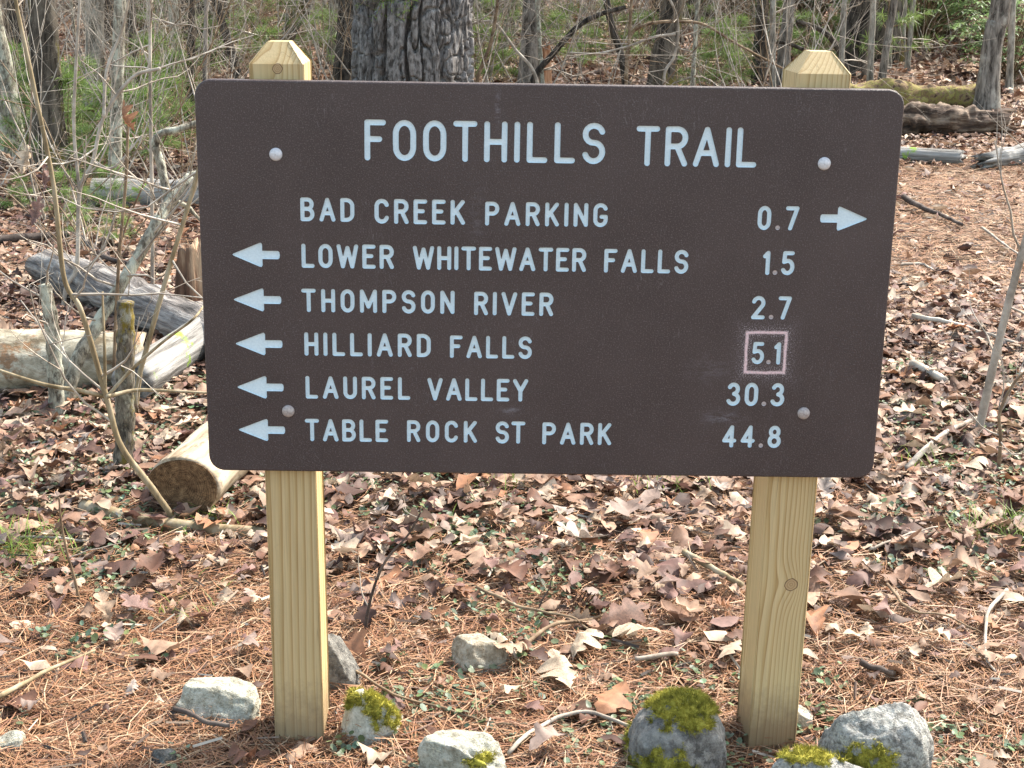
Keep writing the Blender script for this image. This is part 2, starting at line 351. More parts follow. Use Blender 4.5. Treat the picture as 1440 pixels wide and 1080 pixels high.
wv = b.n.new('ShaderNodeVectorMath'); wv.operation = 'ADD'; nz = b.n.new('ShaderNodeTexNoise'); nz.inputs['Scale'].default_value = 14; b.L(v, nz.inputs['Vector']); sc_ = b.n.new('ShaderNodeVectorMath'); sc_.operation = 'SCALE'; sc_.inputs['Scale'].default_value = 0.08
b.L(nz.outputs['Color'], sc_.inputs[0]); b.L(v, wv.inputs[0]); b.L(sc_.outputs[0], wv.inputs[1]); b.L(wv.outputs[0], vo.inputs['Vector'])
rx, ry, rz = b.xyz(vo.outputs['Color'])
lc = b.ramp(rx, [(0.0, (0.03, 0.02, 0.015)), (0.3, (0.12, 0.07, 0.048)), (0.55, (0.27, 0.18, 0.125)), (0.8, (0.40, 0.31, 0.23)), (1.0, (0.2, 0.115, 0.07))])
far = b.ramp(b.math('MULTIPLY', b.xyz(v)[1], 0.1), [(0.05, 0.15), (0.3, 0.8)])
c = b.mix(far, c, lc)
b.bump(b.math('ADD', n2, b.math('MULTIPLY', n3, 0.5)), 1.0, 0.02); MAT['soil'] = b.base(c)
tag(obj('ground', mesh('ground', np.stack([GX, GY, GZ], -1).reshape(-1, 3), Qg), MAT['soil']), kind='structure')
GNX, GNY = gx, gy
def ground_z(x, y):
    P2 = np.stack([x, y, 0*x], -1); a = np.clip(1-np.abs(y)/40, 0, 1)
    return H(x, y) + (0.012*fbm(P2*2.2, 4, 3) + 0.010*fbm(P2*9, 3, 5))*a

# ------------------------------------------------------------------ the trail sign
SW, SH, ZT = 1.1363, 0.6577, 1.1638
SZ = ZT - SH/2                                   # height of the board's centre
def arc(cx, cy, rx, ry, a0, a1, n=14):
    t = np.radians(np.linspace(a0, a1, n)); return [(cx+rx*math.cos(q), cy+ry*math.sin(q)) for q in t]
_bowl = [(0, 1), (.27, 1)]+arc(.27, .75, .23, .25, 90, -90)+[(0, .5)]
GL = {
 'A': (.60, [[(0, 0), (.30, 1), (.60, 0)], [(.11, .32), (.49, .32)]]),
 'B': (.50, [[(0, 0), (0, 1), (.26, 1)]+arc(.26, .765, .21, .235, 90, -90)+[(0, .53)], [(.26, .53)]+arc(.25, .265, .25, .265, 90, -90)+[(0, 0)]]),
 'C': (.50, [arc(.25, .73, .25, .27, 18, 180)+arc(.25, .27, .25, .27, 180, 342)]),
 'D': (.50, [[(0, 0), (0, 1), (.2, 1)]+arc(.2, .7, .3, .3, 90, 0)+arc(.2, .3, .3, .3, 0, -90)+[(0, 0)]]),
 'E': (.45, [[(.45, 1), (0, 1), (0, 0), (.45, 0)], [(0, .53), (.34, .53)]]),
 'F': (.45, [[(.45, 1), (0, 1), (0, 0)], [(0, .53), (.34, .53)]]),
 'G': (.52, [arc(.26, .73, .26, .27, 22, 180)+arc(.26, .27, .26, .27, 180, 360)+[(.52, .42), (.31, .42)]]),
 'H': (.50, [[(0, 0), (0, 1)], [(.5, 0), (.5, 1)], [(0, .5), (.5, .5)]]),
 'I': (.0, [[(0, 0), (0, 1)]]),
 'K': (.50, [[(0, 0), (0, 1)], [(.48, 1), (0, .36)], [(.17, .58), (.5, 0)]]),
 'L': (.43, [[(0, 1), (0, 0), (.43, 0)]]),
 'M': (.66, [[(0, 0), (0, 1), (.33, .22), (.66, 1), (.66, 0)]]),
 'N': (.52, [[(0, 0), (0, 1), (.52, 0), (.52, 1)]]),
 'O': (.50, [arc(.25, .68, .25, .32, 0, 180)+arc(.25, .32, .25, .32, 180, 360)+[(.5, .68)]]),
 'P': (.50, [[(0, 0)]+_bowl]),
 'R': (.50, [[(0, 0)]+_bowl, [(.27, .5), (.5, 0)]]),
 'S': (.50, [arc(.25, .755, .245, .245, 18, 250)+arc(.25, .255, .25, .265, 72, -162)]),
 'T': (.52, [[(0, 1), (.52, 1)], [(.26, 1), (.26, 0)]]),
 'U': (.50, [[(0, 1), (0, .28)]+arc(.25, .28, .25, .28, 180, 360)+[(.5, 1)]]),
 'V': (.58, [[(0, 1), (.29, 0), (.58, 1)]]),
 'W': (.86, [[(0, 1), (.2, 0), (.43, .92), (.66, 0), (.86, 1)]]),
 'Y': (.58, [[(0, 1), (.29, .46), (.58, 1)], [(.29, .46), (.29, 0)]]),
 '0': (.46, [arc(.23, .69, .23, .31, 0, 180)+arc(.23, .31, .23, .31, 180, 360)+[(.46, .69)]]),
 '1': (.15, [[(0, .83), (.15, 1), (.15, 0)]]),
 '2': (.48, [arc(.24, .745, .24, .255, 165, -38)+[(0, 0), (.48, 0)]]),
 '3': (.48, [arc(.23, .76, .21, .24, 155, -80)+arc(.23, .26, .25, .26, 82, -155)]),
 '4': (.52, [[(.38, 0), (.38, 1), (0, .27), (.52, .27)]]),
 '5': (.46, [[(.43, 1), (.07, 1), (.04, .56)]+arc(.22, .31, .24, .31, 118, -150)]),
 '7': (.46, [[(0, 1), (.46, 1), (.16, 0)]]),
 '8': (.48, [arc(.24, .765, .2, .235, 0, 360, 24), arc(.24, .265, .24, .265, 0, 360, 24)]),
 '.': (.0, [[(0, .02), (0, .021)]]),
}
def contours(ch, k):
    """outline loops of a round-ended stroke letter of outer height 1 and stroke width k"""
    s = 1-k; hw = k/2*(1.12 if ch == '.' else 1.0); wc, strokes = GL[ch]; W = wc*s + k
    g = 1/64.0; xs = np.arange(-3*g, W+3*g, g); ys = np.arange(-3*g, 1+3*g, g)
    X, Y = np.meshgrid(xs, ys); D = np.full(X.shape, 9.0)
    for st in strokes:
        p = np.array(st)*s + k/2
        for a, b_ in zip(p[:-1], p[1:]):
            e = b_-a; L2 = e@e+1e-12; t = np.clip(((X-a[0])*e[0]+(Y-a[1])*e[1])/L2, 0, 1)
            D = np.minimum(D, np.hypot(X-a[0]-t*e[0], Y-a[1]-t*e[1]))
    D -= hw
    seg = {}
    ny_, nx_ = D.shape
    def pt(i0, j0, i1, j1):
        d0, d1 = D[i0, j0], D[i1, j1]; t = d0/(d0-d1)
        return (xs[j0]+(xs[j1]-xs[j0])*t, ys[i0]+(ys[i1]-ys[i0])*t)
    I, J = np.where(((D[:-1, :-1] < 0).astype(int)+(D[1:, :-1] < 0)+(D[:-1, 1:] < 0)+(D[1:, 1:] < 0)) % 4 > 0)
    for i, j in zip(I, J):
        cs = [(i, j), (i, j+1), (i+1, j+1), (i+1, j)]; ins = [D[q] < 0 for q in cs]; ed = []
        for q in range(4):
            a, b_ = cs[q], cs[(q+1) % 4]
            if ins[q] != ins[(q+1) % 4]: ed.append((tuple(sorted((a, b_))), ins[q]))
        outs = [e for e, s_ in ed if s_]; inns = [e for e, s_ in ed if not s_]
        for a, b_ in zip(outs, inns): seg[a] = b_
    loops = []
    while seg:
        st = next(iter(seg)); lp = []; e = st
        while e in seg:
            n = seg.pop(e); lp.append(pt(*e[0], *e[1])); e = n
        loops.append(np.array(lp))
    res = []
    for lp in loops:                                    # drop points on straight runs
        keep = list(range(len(lp))); ch_ = True
        while ch_ and len(keep) > 8:
            ch_ = False; out = []; q = 0
            while q < len(keep):
                a, b_, c_ = lp[keep[q-1]] if not out else lp[out[-1]], lp[keep[q]], lp[keep[(q+1) % len(keep)]]
                d = c_-a; L = np.hypot(*d)+1e-9; dev = abs(d[0]*(b_-a)[1]-d[1]*(b_-a)[0])/L
                if dev < 0.0022 and L < 0.9 and len(keep)-1 > 8:
                    ch_ = True; q += 1
                    if q < len(keep): out.append(keep[q]); q += 1
                else: out.append(keep[q]); q += 1
            keep = out
        res.append(lp[keep])
    return W, res
_cc = {}
pieces = []                                             # (kind, loops in board coordinates)
def sign_xz(px, py):
    p = pl(px, py, 0.0); return np.array([p[0], p[2]-SZ])
def word(txt, x0, x1, yt, yb, k):
    """a word whose box starts at pixel x0, ends at x1; yt / yb top and bottom of its first letter"""
    a = sign_xz(x0, yb); hgt = sign_xz(x0, yt)[1]-a[1]; Wd = sign_xz(x1, yb)[0]-a[0]
    ws = []
    for chh in txt:
        if (chh, k) not in _cc: _cc[(chh, k)] = contours(chh, k)
        ws.append(_cc[(chh, k)][0]*hgt)
    sp = (Wd-sum(ws))/max(1, len(txt)-1); x = a[0]
    for chh, wv in zip(txt, ws):
        lo = [lp*hgt+np.array([x, a[1]]) for lp in _cc[(chh, k)][1]]
        kind = 'decimal_point' if chh == '.' else ('digit' if chh.isdigit() else 'letter')
        pieces.append((kind, lo)); x += wv+sp
def arrow(x0, x1, yt, yb, left=True):
    ym = (yt+yb)/2; a = sign_xz(x0, ym); b_ = sign_xz(x1, ym); h = (sign_xz(x0, yt)[1]-sign_xz(x0, yb)[1])/2
    L = b_[0]-a[0]; hd = 0.63*L; sh = h*0.34; r = h*0.14
    pts = [(0.02*L, -r*0.6), (0, 0), (0.02*L, r*0.6), (hd-1.8*r, h-r*0.25), (hd-0.7*r, h), (hd, h-r), (hd, sh), (L-r, sh), (L-0.25*r, sh*0.7), (L, 0),
           (L-0.25*r, -sh*0.7), (L-r, -sh), (hd, -sh), (hd, -h+r), (hd-0.7*r, -h), (hd-1.8*r, -h+r*0.25)]
    p = np.array(pts)
    if not left: p[:, 0] = L-p[:, 0]
    pieces.append(('arrow', [p+a]))
KT, KR, KD = 0.142, 0.170, 0.172
word('FOOTHILLS', 512.7, 850.7, 167.7, 225.5, KT); word('TRAIL', 893.3, 1063.3, 176.7, 233.2, KT)
word('BAD', 422.7, 498.5, 277.5, 311, KR); word('CREEK', 526.7, 654, 279.3, 314.3, KR); word('PARKING', 682, 854.3, 283.3, 317, KR)
word('LOWER', 424.3, 554, 342.5, 376.5, KR); word('WHITEWATER', 580.5, 824, 345.5, 379, KR); word('FALLS', 849, 967.5, 349.7, 383.2, KR)
word('THOMPSON', 424.3, 639.2, 405.8, 438.6, KR); word('RIVER', 666.5, 777.8, 410, 443, KR)
word('HILLIARD', 428.3, 605.8, 467.2, 500, KR); word('FALLS', 632.6, 747.8, 471.6, 503.2, KR)
word('LAUREL', 430, 577, 528.6, 560.4, KR); word('VALLEY', 601, 742.4, 531.3, 563, KR)
word('TABLE', 429.3, 546, 588.8, 620.2, KR); word('ROCK', 572.3, 670.8, 590.7, 621.4, KR); word('ST', 696.6, 738.3, 592.3, 623.4, KR); word('PARK', 762.3, 859.4, 593.7, 624.8, KR)
word('0.7', 1064.5, 1122.3, 289.3, 323.3, KD); word('1.5', 1071.5, 1116.5, 352.5, 386.5, KD); word('2.7', 1056, 1111.7, 416, 448.8, KD)
word('5.1', 1056, 1096.8, 480.7, 512, KD); word('30.3', 1021, 1102.3, 537.7, 570.5, KD); word('44.8', 1015, 1097.4, 597.7, 629, KD)
arrow(1153.3, 1219, 290, 324, False)
for q in ((327, 393.5, 340.7, 375), (329, 395.7, 405, 437.3), (331.7, 397.3, 467.3, 499), (334, 399, 528.3, 560), (336, 401, 588.7, 619.7)): arrow(*q)

TH, GD = 0.019, 0.0026                                  # board thickness, depth of the carving
def rrect(inset, r):
    hw, hh = SW/2-inset, SH/2-inset; out = []
    for cx, cy, a in ((hw-r, hh-r, 0), (-hw+r, hh-r, 90), (-hw+r, -hh+r, 180), (hw-r, -hh+r, 270)):
        out += arc(cx, cy, r, r, a, a+90, 10)
    return np.array(out)
RC = 0.027
loops = [rrect(0.003, RC-0.003)]
owner = [-1]
for i, (_, lo) in enumerate(pieces):
    for lp in lo: loops.append(lp); owner.append(i)
pts, edges, lab = [], [], []
for lp in loops:
    n0 = len(pts); pts += [Vector((float(a), float(b_))) for a, b_ in lp]
    edges += [(n0+i, n0+(i+1) % len(lp)) for i in range(len(lp))]
vc, ec, fc, ov, oe, of = delaunay_2d_cdt(pts, edges, [], 0, 1e-7)
VC = np.array([(p.x, p.y) for p in vc]); FC = np.array(fc)
cen = VC[FC].mean(1); own = np.full(len(FC), -1)
def inside(pt_, loops_):
    cnt = np.zeros(len(pt_), bool)
    for lp in loops_:
        a = lp; b_ = np.roll(lp, -1, 0)
        for (x0, y0), (x1, y1) in zip(a, b_):
            if y0 == y1: continue
            hit = ((y0 > pt_[:, 1]) != (y1 > pt_[:, 1])) & (pt_[:, 0] < (x1-x0)*(pt_[:, 1]-y0)/(y1-y0)+x0)
            cnt ^= hit
    return cnt
for i, (_, lo) in enumerate(pieces):
    al = np.concatenate(lo); mn, mx = al.min(0), al.max(0)
    m = np.where(((cen > mn) & (cen < mx)).all(1))[0]
    if len(m): own[m[inside(cen[m], lo)]] = i
sign = empty('trail_sign', (0, 0.06, 0.0))
tag(sign, 'dark brown trail sign with carved pale blue lettering bolted to two timber posts', 'sign')
# board: front face with the carved openings, rounded rim, sides and back
fr = FC[own < 0]
a_, b2, c2_ = VC[fr[:, 0]], VC[fr[:, 1]], VC[fr[:, 2]]
flip = ((b2-a_)[:, 0]*(c2_-a_)[:, 1]-(b2-a_)[:, 1]*(c2_-a_)[:, 0]) < 0
fr[flip] = fr[flip][:, ::-1]
mb = MB(); mb.add(np.column_stack([VC[:, 0], 0*VC[:, 0], VC[:, 1]]), None, fr)
rings = [(0.003, 0.0), (0.0015, 0.0004), (0.0004, 0.0015), (0.0, 0.003), (0.0, TH-0.003), (0.003, TH)]
RV = []
for ins, yy in rings:
    rr = rrect(ins, RC-ins); RV.append(np.column_stack([rr[:, 0], np.full(len(rr), yy), rr[:, 1]]))
n = len(RV[0]); rv = np.concatenate(RV+[np.array([[0, TH, 0]])])
j = np.arange(n); k = (j+1) % n; Qs = []
for i in range(len(rings)-1): Qs.append(np.stack([i*n+j, (i+1)*n+j, (i+1)*n+k, i*n+k], 1))
ct = np.full(n, len(rv)-1); lastr = (len(rings)-1)*n
mb.add(rv, np.concatenate(Qs), np.stack([lastr+j, ct, lastr+k], 1))

bb = NB('brown grained sign plastic', 0.42, 0.4); v = bb.co('Object'); x, y, z = bb.xyz(v)
g1 = bb.noise(v, 430, 3, 0.65); g2 = bb.noise(v, 3.2, 5, 0.65)
c = bb.mix(bb.ramp(g2, [(0.35, 0.0), (0.7, 1.0)]), (0.047, 0.0315, 0.0305), (0.068, 0.0475, 0.0455))
c = bb.mix(bb.ramp(g1, [(0.54, 0.0), (0.70, 0.75)]), c, (0.17, 0.14, 0.135))
qa = sign_xz(1047.5, 523.5); qb = sign_xz(1106, 468)    # the chalk square round 5.1
ccx, ccz = (qa+qb)/2; chw, chh = (qb-qa)/2
wob = bb.math('MULTIPLY', bb.math('SUBTRACT', bb.noise(v, 45, 3), 0.5), 0.004)
ax = bb.math('SUBTRACT', bb.math('ABSOLUTE', bb.math('SUBTRACT', x, ccx)), chw); az = bb.math('SUBTRACT', bb.math('ABSOLUTE', bb.math('SUBTRACT', z, ccz)), chh)
sdf = bb.math('ABSOLUTE', bb.math('ADD', bb.math('MAXIMUM', ax, az), wob))
gr = bb.noise(v, 900, 2, 0.7); gr2 = bb.noise(v, 260, 4, 0.7)
line = bb.math('MULTIPLY', bb.ramp(bb.math('MULTIPLY', sdf, 200), [(0.24, 1.0), (0.7, 0.0)]), bb.ramp(gr2, [(0.32, 0.25), (0.48, 1.0)]))
c = bb.mix(line, c, (0.74, 0.52, 0.53))
dust = bb.math('MULTIPLY', bb.math('POWER', 2.718, bb.math('MULTIPLY', sdf, -110.0)), bb.ramp(bb.noise(v, 480, 3, 0.8), [(0.54, 0.0), (0.58, 1.0)]))
c = bb.mix(dust, c, (0.6, 0.52, 0.56))
strk = bb.noise(bb.co('Object', (0.35, 1, 1)), 120, 6, 0.75, 0.6)
def smudge(c, px, py, sx, sz, amt, colr=(0.30, 0.29, 0.33)):
    p = sign_xz(px, py); dx = bb.math('MULTIPLY', bb.math('SUBTRACT', x, p[0]), 1/sx); dz = bb.math('MULTIPLY', bb.math('SUBTRACT', z, p[1]), 1/sz)
    e = bb.math('POWER', 2.718, bb.math('MULTIPLY', bb.math('ADD', bb.math('MULTIPLY', dx, dx), bb.math('MULTIPLY', dz, dz)), -1.0))
    return bb.mix(bb.math('MULTIPLY', bb.math('MULTIPLY', e, amt), bb.ramp(strk, [(0.46, 0.0), (0.62, 1.0)])), c, colr)
for q in ((718, 578, 0.016, 0.006, 0.5), (1015, 588, 0.03, 0.012, 0.35), (1000, 520, 0.035, 0.02, 0.16), (670, 310, 0.012, 0.05, 0.14), (1130, 540, 0.008, 0.06, 0.2, (0.02, 0.015, 0.014)), (700, 150, 0.004, 0.03, 0.3)): c = smudge(c, *q)
sc = bb.noise(bb.co('Object', (1, 1, 0.25)), 60, 2, 0.5, 1.5)
scl = bb.math('SUBTRACT', 1.0, bb.math('MULTIPLY', bb.math('ABSOLUTE', bb.math('SUBTRACT', sc, 0.5)), 160.0), clamp=True)
scm = bb.ramp(bb.noise(v, 9, 3), [(0.54, 0.0), (0.62, 1.0)])
c = bb.mix(bb.math('MULTIPLY', bb.math('MULTIPLY', scl, scm), 0.4), c, (0.25, 0.23, 0.23))
bb.bump(g1, 0.6, 0.0012); MAT['board'] = bb.base(c)
board = obj('sign_board', mb.mesh('sign_board', False), MAT['board'], sign, (0, -0.06, SZ))
bm_ = board.data
# the carved letters: a sunk floor and its walls
lb = NB('pale blue carved lettering', 0.55, 0.3); g = lb.noise(lb.co('Object'), 300, 3); MAT['letter'] = lb.base(lb.ramp(g, [(0.3, (0.55, 0.655, 0.71)), (0.65, (0.64, 0.74, 0.79))])); lb.bump(g, 0.3, 0.0008)
lb = NB('pinkish plug', 0.6, 0.3); MAT['plug'] = lb.base(lb.ramp(lb.noise(lb.co('Object'), 300, 3), [(0.3, (0.42, 0.36, 0.36)), (0.7, (0.66, 0.58, 0.57))]))
for i, (kind, lo) in enumerate(pieces):
    tr = FC[own == i]
    if not len(tr): continue
    ids, inv = np.unique(tr, return_inverse=True); tr = inv.reshape(tr.shape); pv = VC[ids]; cen2 = pv.mean(0)
    a_, b2, c2_ = pv[tr[:, 0]], pv[tr[:, 1]], pv[tr[:, 2]]
    fl = ((b2-a_)[:, 0]*(c2_-a_)[:, 1]-(b2-a_)[:, 1]*(c2_-a_)[:, 0]) < 0
    tr[fl] = tr[fl][:, ::-1]
    m = MB(); m.add(np.column_stack([pv[:, 0]-cen2[0], np.full(len(pv), GD), pv[:, 1]-cen2[1]]), None, tr)
    for lp in lo:
        nl = len(lp); q = lp-cen2
        m.add(np.vstack([np.column_stack([q[:, 0], np.zeros(nl), q[:, 1]]), np.column_stack([q[:, 0], np.full(nl, GD), q[:, 1]])]),
              np.stack([np.arange(nl), (np.arange(nl)+1) % nl, nl+(np.arange(nl)+1) % nl, nl+np.arange(nl)], 1))
    obj(kind, m.mesh(kind, False), MAT['plug' if kind == 'decimal_point' else 'letter'], board, (cen2[0], 0, cen2[1]))
# carriage bolts
for (px, py, mt) in ((388, 217, 'a'), (1159, 230, 'a'), (405.5, 578, 'b'), (1130, 581, 'b')):
    p = pl(px, py, 0.0); prof = [(0.0105, 0.0), (0.0106, -0.0012), (0.0098, -0.0030), (0.0075, -0.0047), (0.0040, -0.0057), (0.0004, -0.0060)]
    s = 24; th = np.arange(s)*2*math.pi/s; V = np.concatenate([np.column_stack([r*np.cos(th), np.full(s, yy), r*np.sin(th)]) for r, yy in prof])
    Q = np.concatenate([np.stack([i*s+np.arange(s), i*s+(np.arange(s)+1) % s, (i+1)*s+(np.arange(s)+1) % s, (i+1)*s+np.arange(s)], 1) for i in range(len(prof)-1)])
    if 'bolt'+mt not in MAT:
        lb = NB('bolt '+mt, 0.55, 0.5); vv = lb.co('Object'); lb.p.inputs['Metallic'].default_value = 0.15
        cols_ = ((0.50, 0.50, 0.52), (0.66, 0.66, 0.69)) if mt == 'a' else ((0.30, 0.25, 0.235), (0.46, 0.41, 0.39))
        MAT['bolt'+mt] = lb.base(lb.ramp(lb.noise(vv, 220, 4), [(0.35, cols_[0]), (0.65, cols_[1])]))
    obj('bolt', mesh('bolt', V, Q), MAT['bolt'+mt], sign, (p[0], -0.06, p[2]))
# the posts: square timbers, the top cut to four slopes round a small flat
def post(xt, xb, zt, zb, yaw, mat, capw=0.0265, caph=0.034, lean_y=0.0):
    a = 0.0445; ch = 0.0022; rings_ = []
    def ring(h, z): 
        o = []
        for sx, sy in ((1, 1), (-1, 1), (-1, -1), (1, -1)):
            for t in (0, 1):
                o.append((sx*(h-(ch if (t == 0) == (sx*sy > 0) else 0)*h/a), sy*(h-(ch if (t == 1) == (sx*sy > 0) else 0)*h/a), z))
        return o
    zs = list(np.linspace(zb, zt-caph, 12)); V = []
    for z in zs: V += ring(a, z)
    V += ring(a-0.0015, zt-caph+0.002); V += ring(a-capw, zt)
    V = np.array(V); m = len(V)//8; Q = []
    for i in range(m-1):
        for jx in range(8): Q.append((i*8+jx, i*8+(jx+1) % 8, (i+1)*8+(jx+1) % 8, (i+1)*8+jx))
    top = [(m-1)*8+jx for jx in range(8)]; V = np.vstack([V, [0, 0, zt]]); T = [(top[jx], top[(jx+1) % 8], len(V)-1) for jx in range(8)]
    o = obj('post', mesh('post', V, Q, T, None, False), mat, sign, (xb, 0.0665-0.06, 0))
    o.rotation_euler = (lean_y, math.atan2(xt-xb, 1.2), yaw); return o
lcap = pl(393, 57.5, 0.065)[2]; rcap = pl(1152, 71.5, 0.065)[2]
k1 = pl(397, 97, 0.02); k2 = pl(1116, 824, 0.02)
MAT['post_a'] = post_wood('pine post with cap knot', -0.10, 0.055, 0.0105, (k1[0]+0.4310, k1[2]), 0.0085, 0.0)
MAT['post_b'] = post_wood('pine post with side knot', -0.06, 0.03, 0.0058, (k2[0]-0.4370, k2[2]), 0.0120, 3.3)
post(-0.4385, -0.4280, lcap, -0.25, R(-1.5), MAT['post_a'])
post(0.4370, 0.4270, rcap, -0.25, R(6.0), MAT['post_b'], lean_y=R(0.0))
# ------------------------------------------------------------------ rocks round the posts
def ico(sub):
    bm = bmesh.new(); bmesh.ops.create_icosphere(bm, subdivisions=sub, radius=1.0)
    V = np.array([v.co[:] for v in bm.verts]); T = np.array([[v.index for v in f.verts] for f in bm.faces]); bm.free(); return V, T
def rock_mesh(name, size, seed, cuts=7, rough=0.05, sub=5):
    V, T = ico(sub); rg = np.random.default_rng(seed); pw_ = 2.5 if cuts < 6 else (3.4 if cuts < 10 else 5.0)
    V = V/((np.abs(V)**pw_).sum(1)**(1/pw_))[:, None]; V /= np.linalg.norm(V, axis=1).max()*0.85
    A_ = Matrix.Rotation(rg.uniform(-0.2, 0.2), 3, 'X') @ Matrix.Rotation(rg.uniform(-0.22, 0.22), 3, 'Y'); V = V @ np.array(A_).T
    for _ in range(cuts):
        n = rg.normal(size=3); n /= np.linalg.norm(n); d = rg.uniform(0.62, 0.95)
        over = np.clip(V@n-d, 0, None); V = V-(0.85 if cuts < 6 else 1.0)*over[:, None]*n
    V = V*(1+0.16*fbm(V*1.1+seed, 3, seed)[:, None]) + (V/np.linalg.norm(V, axis=1)[:, None])*(rough*fbm(V*5+seed, 4, seed+9)+0.012*fbm(V*22, 2, seed+3))[:, None]
    V = V/np.abs(V).max(0)*np.asarray(size)
    return V, T
def moss_on(V, T, sel, rg, blades, thick=0.003, ln=0.011):
    """a moss cushion over the selected faces: raised mat and short blades"""
    fn = np.cross(V[T[:, 1]]-V[T[:, 0]], V[T[:, 2]]-V[T[:, 0]]); ar = np.linalg.norm(fn, axis=1); fn /= ar[:, None]+1e-12
    S = T[sel]; ids, inv = np.unique(S, return_inverse=True); cnt = np.zeros(len(V)); tot = np.zeros(len(V))
    np.add.at(tot, T.ravel(), 1); np.add.at(cnt, S.ravel(), 1)
    vn = np.zeros_like(V); np.add.at(vn, T.ravel(), np.repeat(fn, 3, 0)); vn /= np.linalg.norm(vn, axis=1)[:, None]+1e-9
    inner = (cnt[ids] == tot[ids])
    lift = np.where(inner, thick*(1+0.6*fbm(V[ids]*60, 2, 4)), -0.002)
    m = MB(); m.add(V[ids]+vn[ids]*lift[:, None], None, inv.reshape(S.shape))
    fi = np.where(sel)[0]; pr = ar[fi]/ar[fi].sum(); ch = fi[rg.choice(len(fi), blades, p=pr)]
    u = rg.random((blades, 2)); fl = u.sum(1) > 1; u[fl] = 1-u[fl]
    A, B, C_ = V[T[ch, 0]], V[T[ch, 1]], V[T[ch, 2]]; p = A+(B-A)*u[:, :1]+(C_-A)*u[:, 1:] + fn[ch]*thick*0.5
    up = fn[ch]+rg.normal(0, 0.55, (blades, 3)); up /= np.linalg.norm(up, axis=1)[:, None]
    sd_ = np.cross(up, rg.normal(size=(blades, 3))); sd_ /= np.linalg.norm(sd_, axis=1)[:, None]
    L = ln*rg.uniform(0.5, 1.3, (blades, 1)); bv = np.stack([p-sd_*0.0006, p+sd_*0.0006, p+up*L], 1).reshape(-1, 3)
    m.add(bv, None, np.arange(3*blades).reshape(-1, 3)); return m
EXCL = [(-0.43, 0.06, 0.075), (0.43, 0.06, 0.075)]
def rock(label, x0, x1, yt, yb, mat, seed, depth=0.8, cuts=7, moss=None, sub=5, rot=0.0, rough=0.05, hk=0.9, flat=1.0):
    cx = (x0+x1)/2; g = gp(cx, yb); s = mpp(g); hw = (x1-x0)/2*s; hd = hw*depth
    c = g+np.array([0, hd*0.8, 0]); c[2] = float(H(c[0], c[1]))
    top = pl(cx, yt, c[1]+hd*0.45)[2]; EXCL.append((c[0], c[1], max(hw, hd)*1.1)); hh = max(0.02, (top-c[2]))*hk
    V, T = rock_mesh('rock', (hw*1.04, hd, hh*1.3), seed, cuts, rough, sub); V[:, 2] += hh*0.9-hh*1.3+hh*0.5; zt_ = V[:, 2].max()*flat; V[:, 2] = np.where(V[:, 2] > zt_, zt_+0.12*(V[:, 2]-zt_), V[:, 2])
    V[:, 2] *= (top-c[2])/max(V[:, 2].max(), 1e-6)
    root = obj('rock', mesh('rock', V, None, T), MAT[mat], None, c); root.rotation_euler = (0, 0, rot)
    tag(root, label, 'rock', 'stones set round the sign posts')
    if moss:
        rg = np.random.default_rng(seed+100)
        cen_ = V[T].mean(1); fn = np.cross(V[T[:, 1]]-V[T[:, 0]], V[T[:, 2]]-V[T[:, 0]]); fn /= np.linalg.norm(fn, axis=1)[:, None]+1e-12
        for (mx, mz, rx, rz, up, nb) in moss:          # patches in the rock's own half-size units
            q = ((cen_[:, 0]/hw-mx)/rx)**2 + ((cen_[:, 2]/V[:, 2].max()-mz)/rz)**2 + 2.3*fbm(cen_*75, 4, seed+5)
            sel = (q < 1) & (fn[:, 2] > up)
            if sel.sum() > 20: obj('moss', moss_on(V, T, sel, rg, nb).mesh('moss', True), MAT['moss'], root)
    return root
rock('flat pale blue grey stone lying left of the left post', 247, 361, 955, 1022, 'rock_pale', 4, 0.6, cuts=8, flat=0.85, rough=0.1)
rock('dark grey rounded rock tucked behind the left post', 425, 508, 884, 978, 'rock_grey', 8, 0.7, cuts=3, rough=0.03)
rock('white lichened rock with a moss patch beside the left post', 476, 563, 962, 1053, 'rock_white', 15, 0.8, cuts=5, moss=((0.45, 0.85, 0.55, 0.45, -0.1, 5000), (-0.6, 0.85, 0.3, 0.25, -0.1, 1500)), sub=6)
rock('blocky pale stone with thin moss in front of the white mossy rock', 586, 718, 1027, 1112, 'rock_pale', 25, 0.6, cuts=8, flat=0.72, rough=0.12, moss=((0.35, 0.62, 0.3, 0.12, -0.9, 900),))
rock('tan angular stone lying alone on the needles between the posts', 632, 719, 893, 954, 'rock_tan', 31, 0.75, cuts=12, flat=0.75)
rock('smooth grey boulder with two thick cushions of bright moss beside the right post', 886, 1030, 973, 1108, 'rock_boulder', 42, 0.85, cuts=3, rough=0.06, sub=6, moss=((0.15, 1.0, 0.8, 0.22, 0.0, 9000), (-0.35, 0.3, 0.5, 0.22, -0.9, 6000)))
rock('large rounded grey rock speckled with lichen right of the right post', 1160, 1326, 969, 1118, 'rock_crust', 52, 0.75, cuts=3, sub=6, rough=0.06, moss=((-0.25, 0.42, 0.38, 0.2, -0.9, 3000),))
rock('low crusted rock at the foot of the right post', 1048, 1252, 1051, 1150, 'rock_crust', 61, 0.42, cuts=4, sub=6, moss=((-0.2, 1.0, 0.6, 0.08, 0.2, 2200),))
rock('small cream stone wedged behind the right post', 1112, 1146, 988, 1034, 'rock_white', 66, 0.8)
rock('pale stone half sunk in the needles, far left of the posts', -14, 32, 1028, 1068, 'rock_pale', 71, 0.8, cuts=10)
rock('small grey stone half buried in front of the flat pale stone', 209, 246, 1052, 1084, 'rock_grey', 77, 0.8)

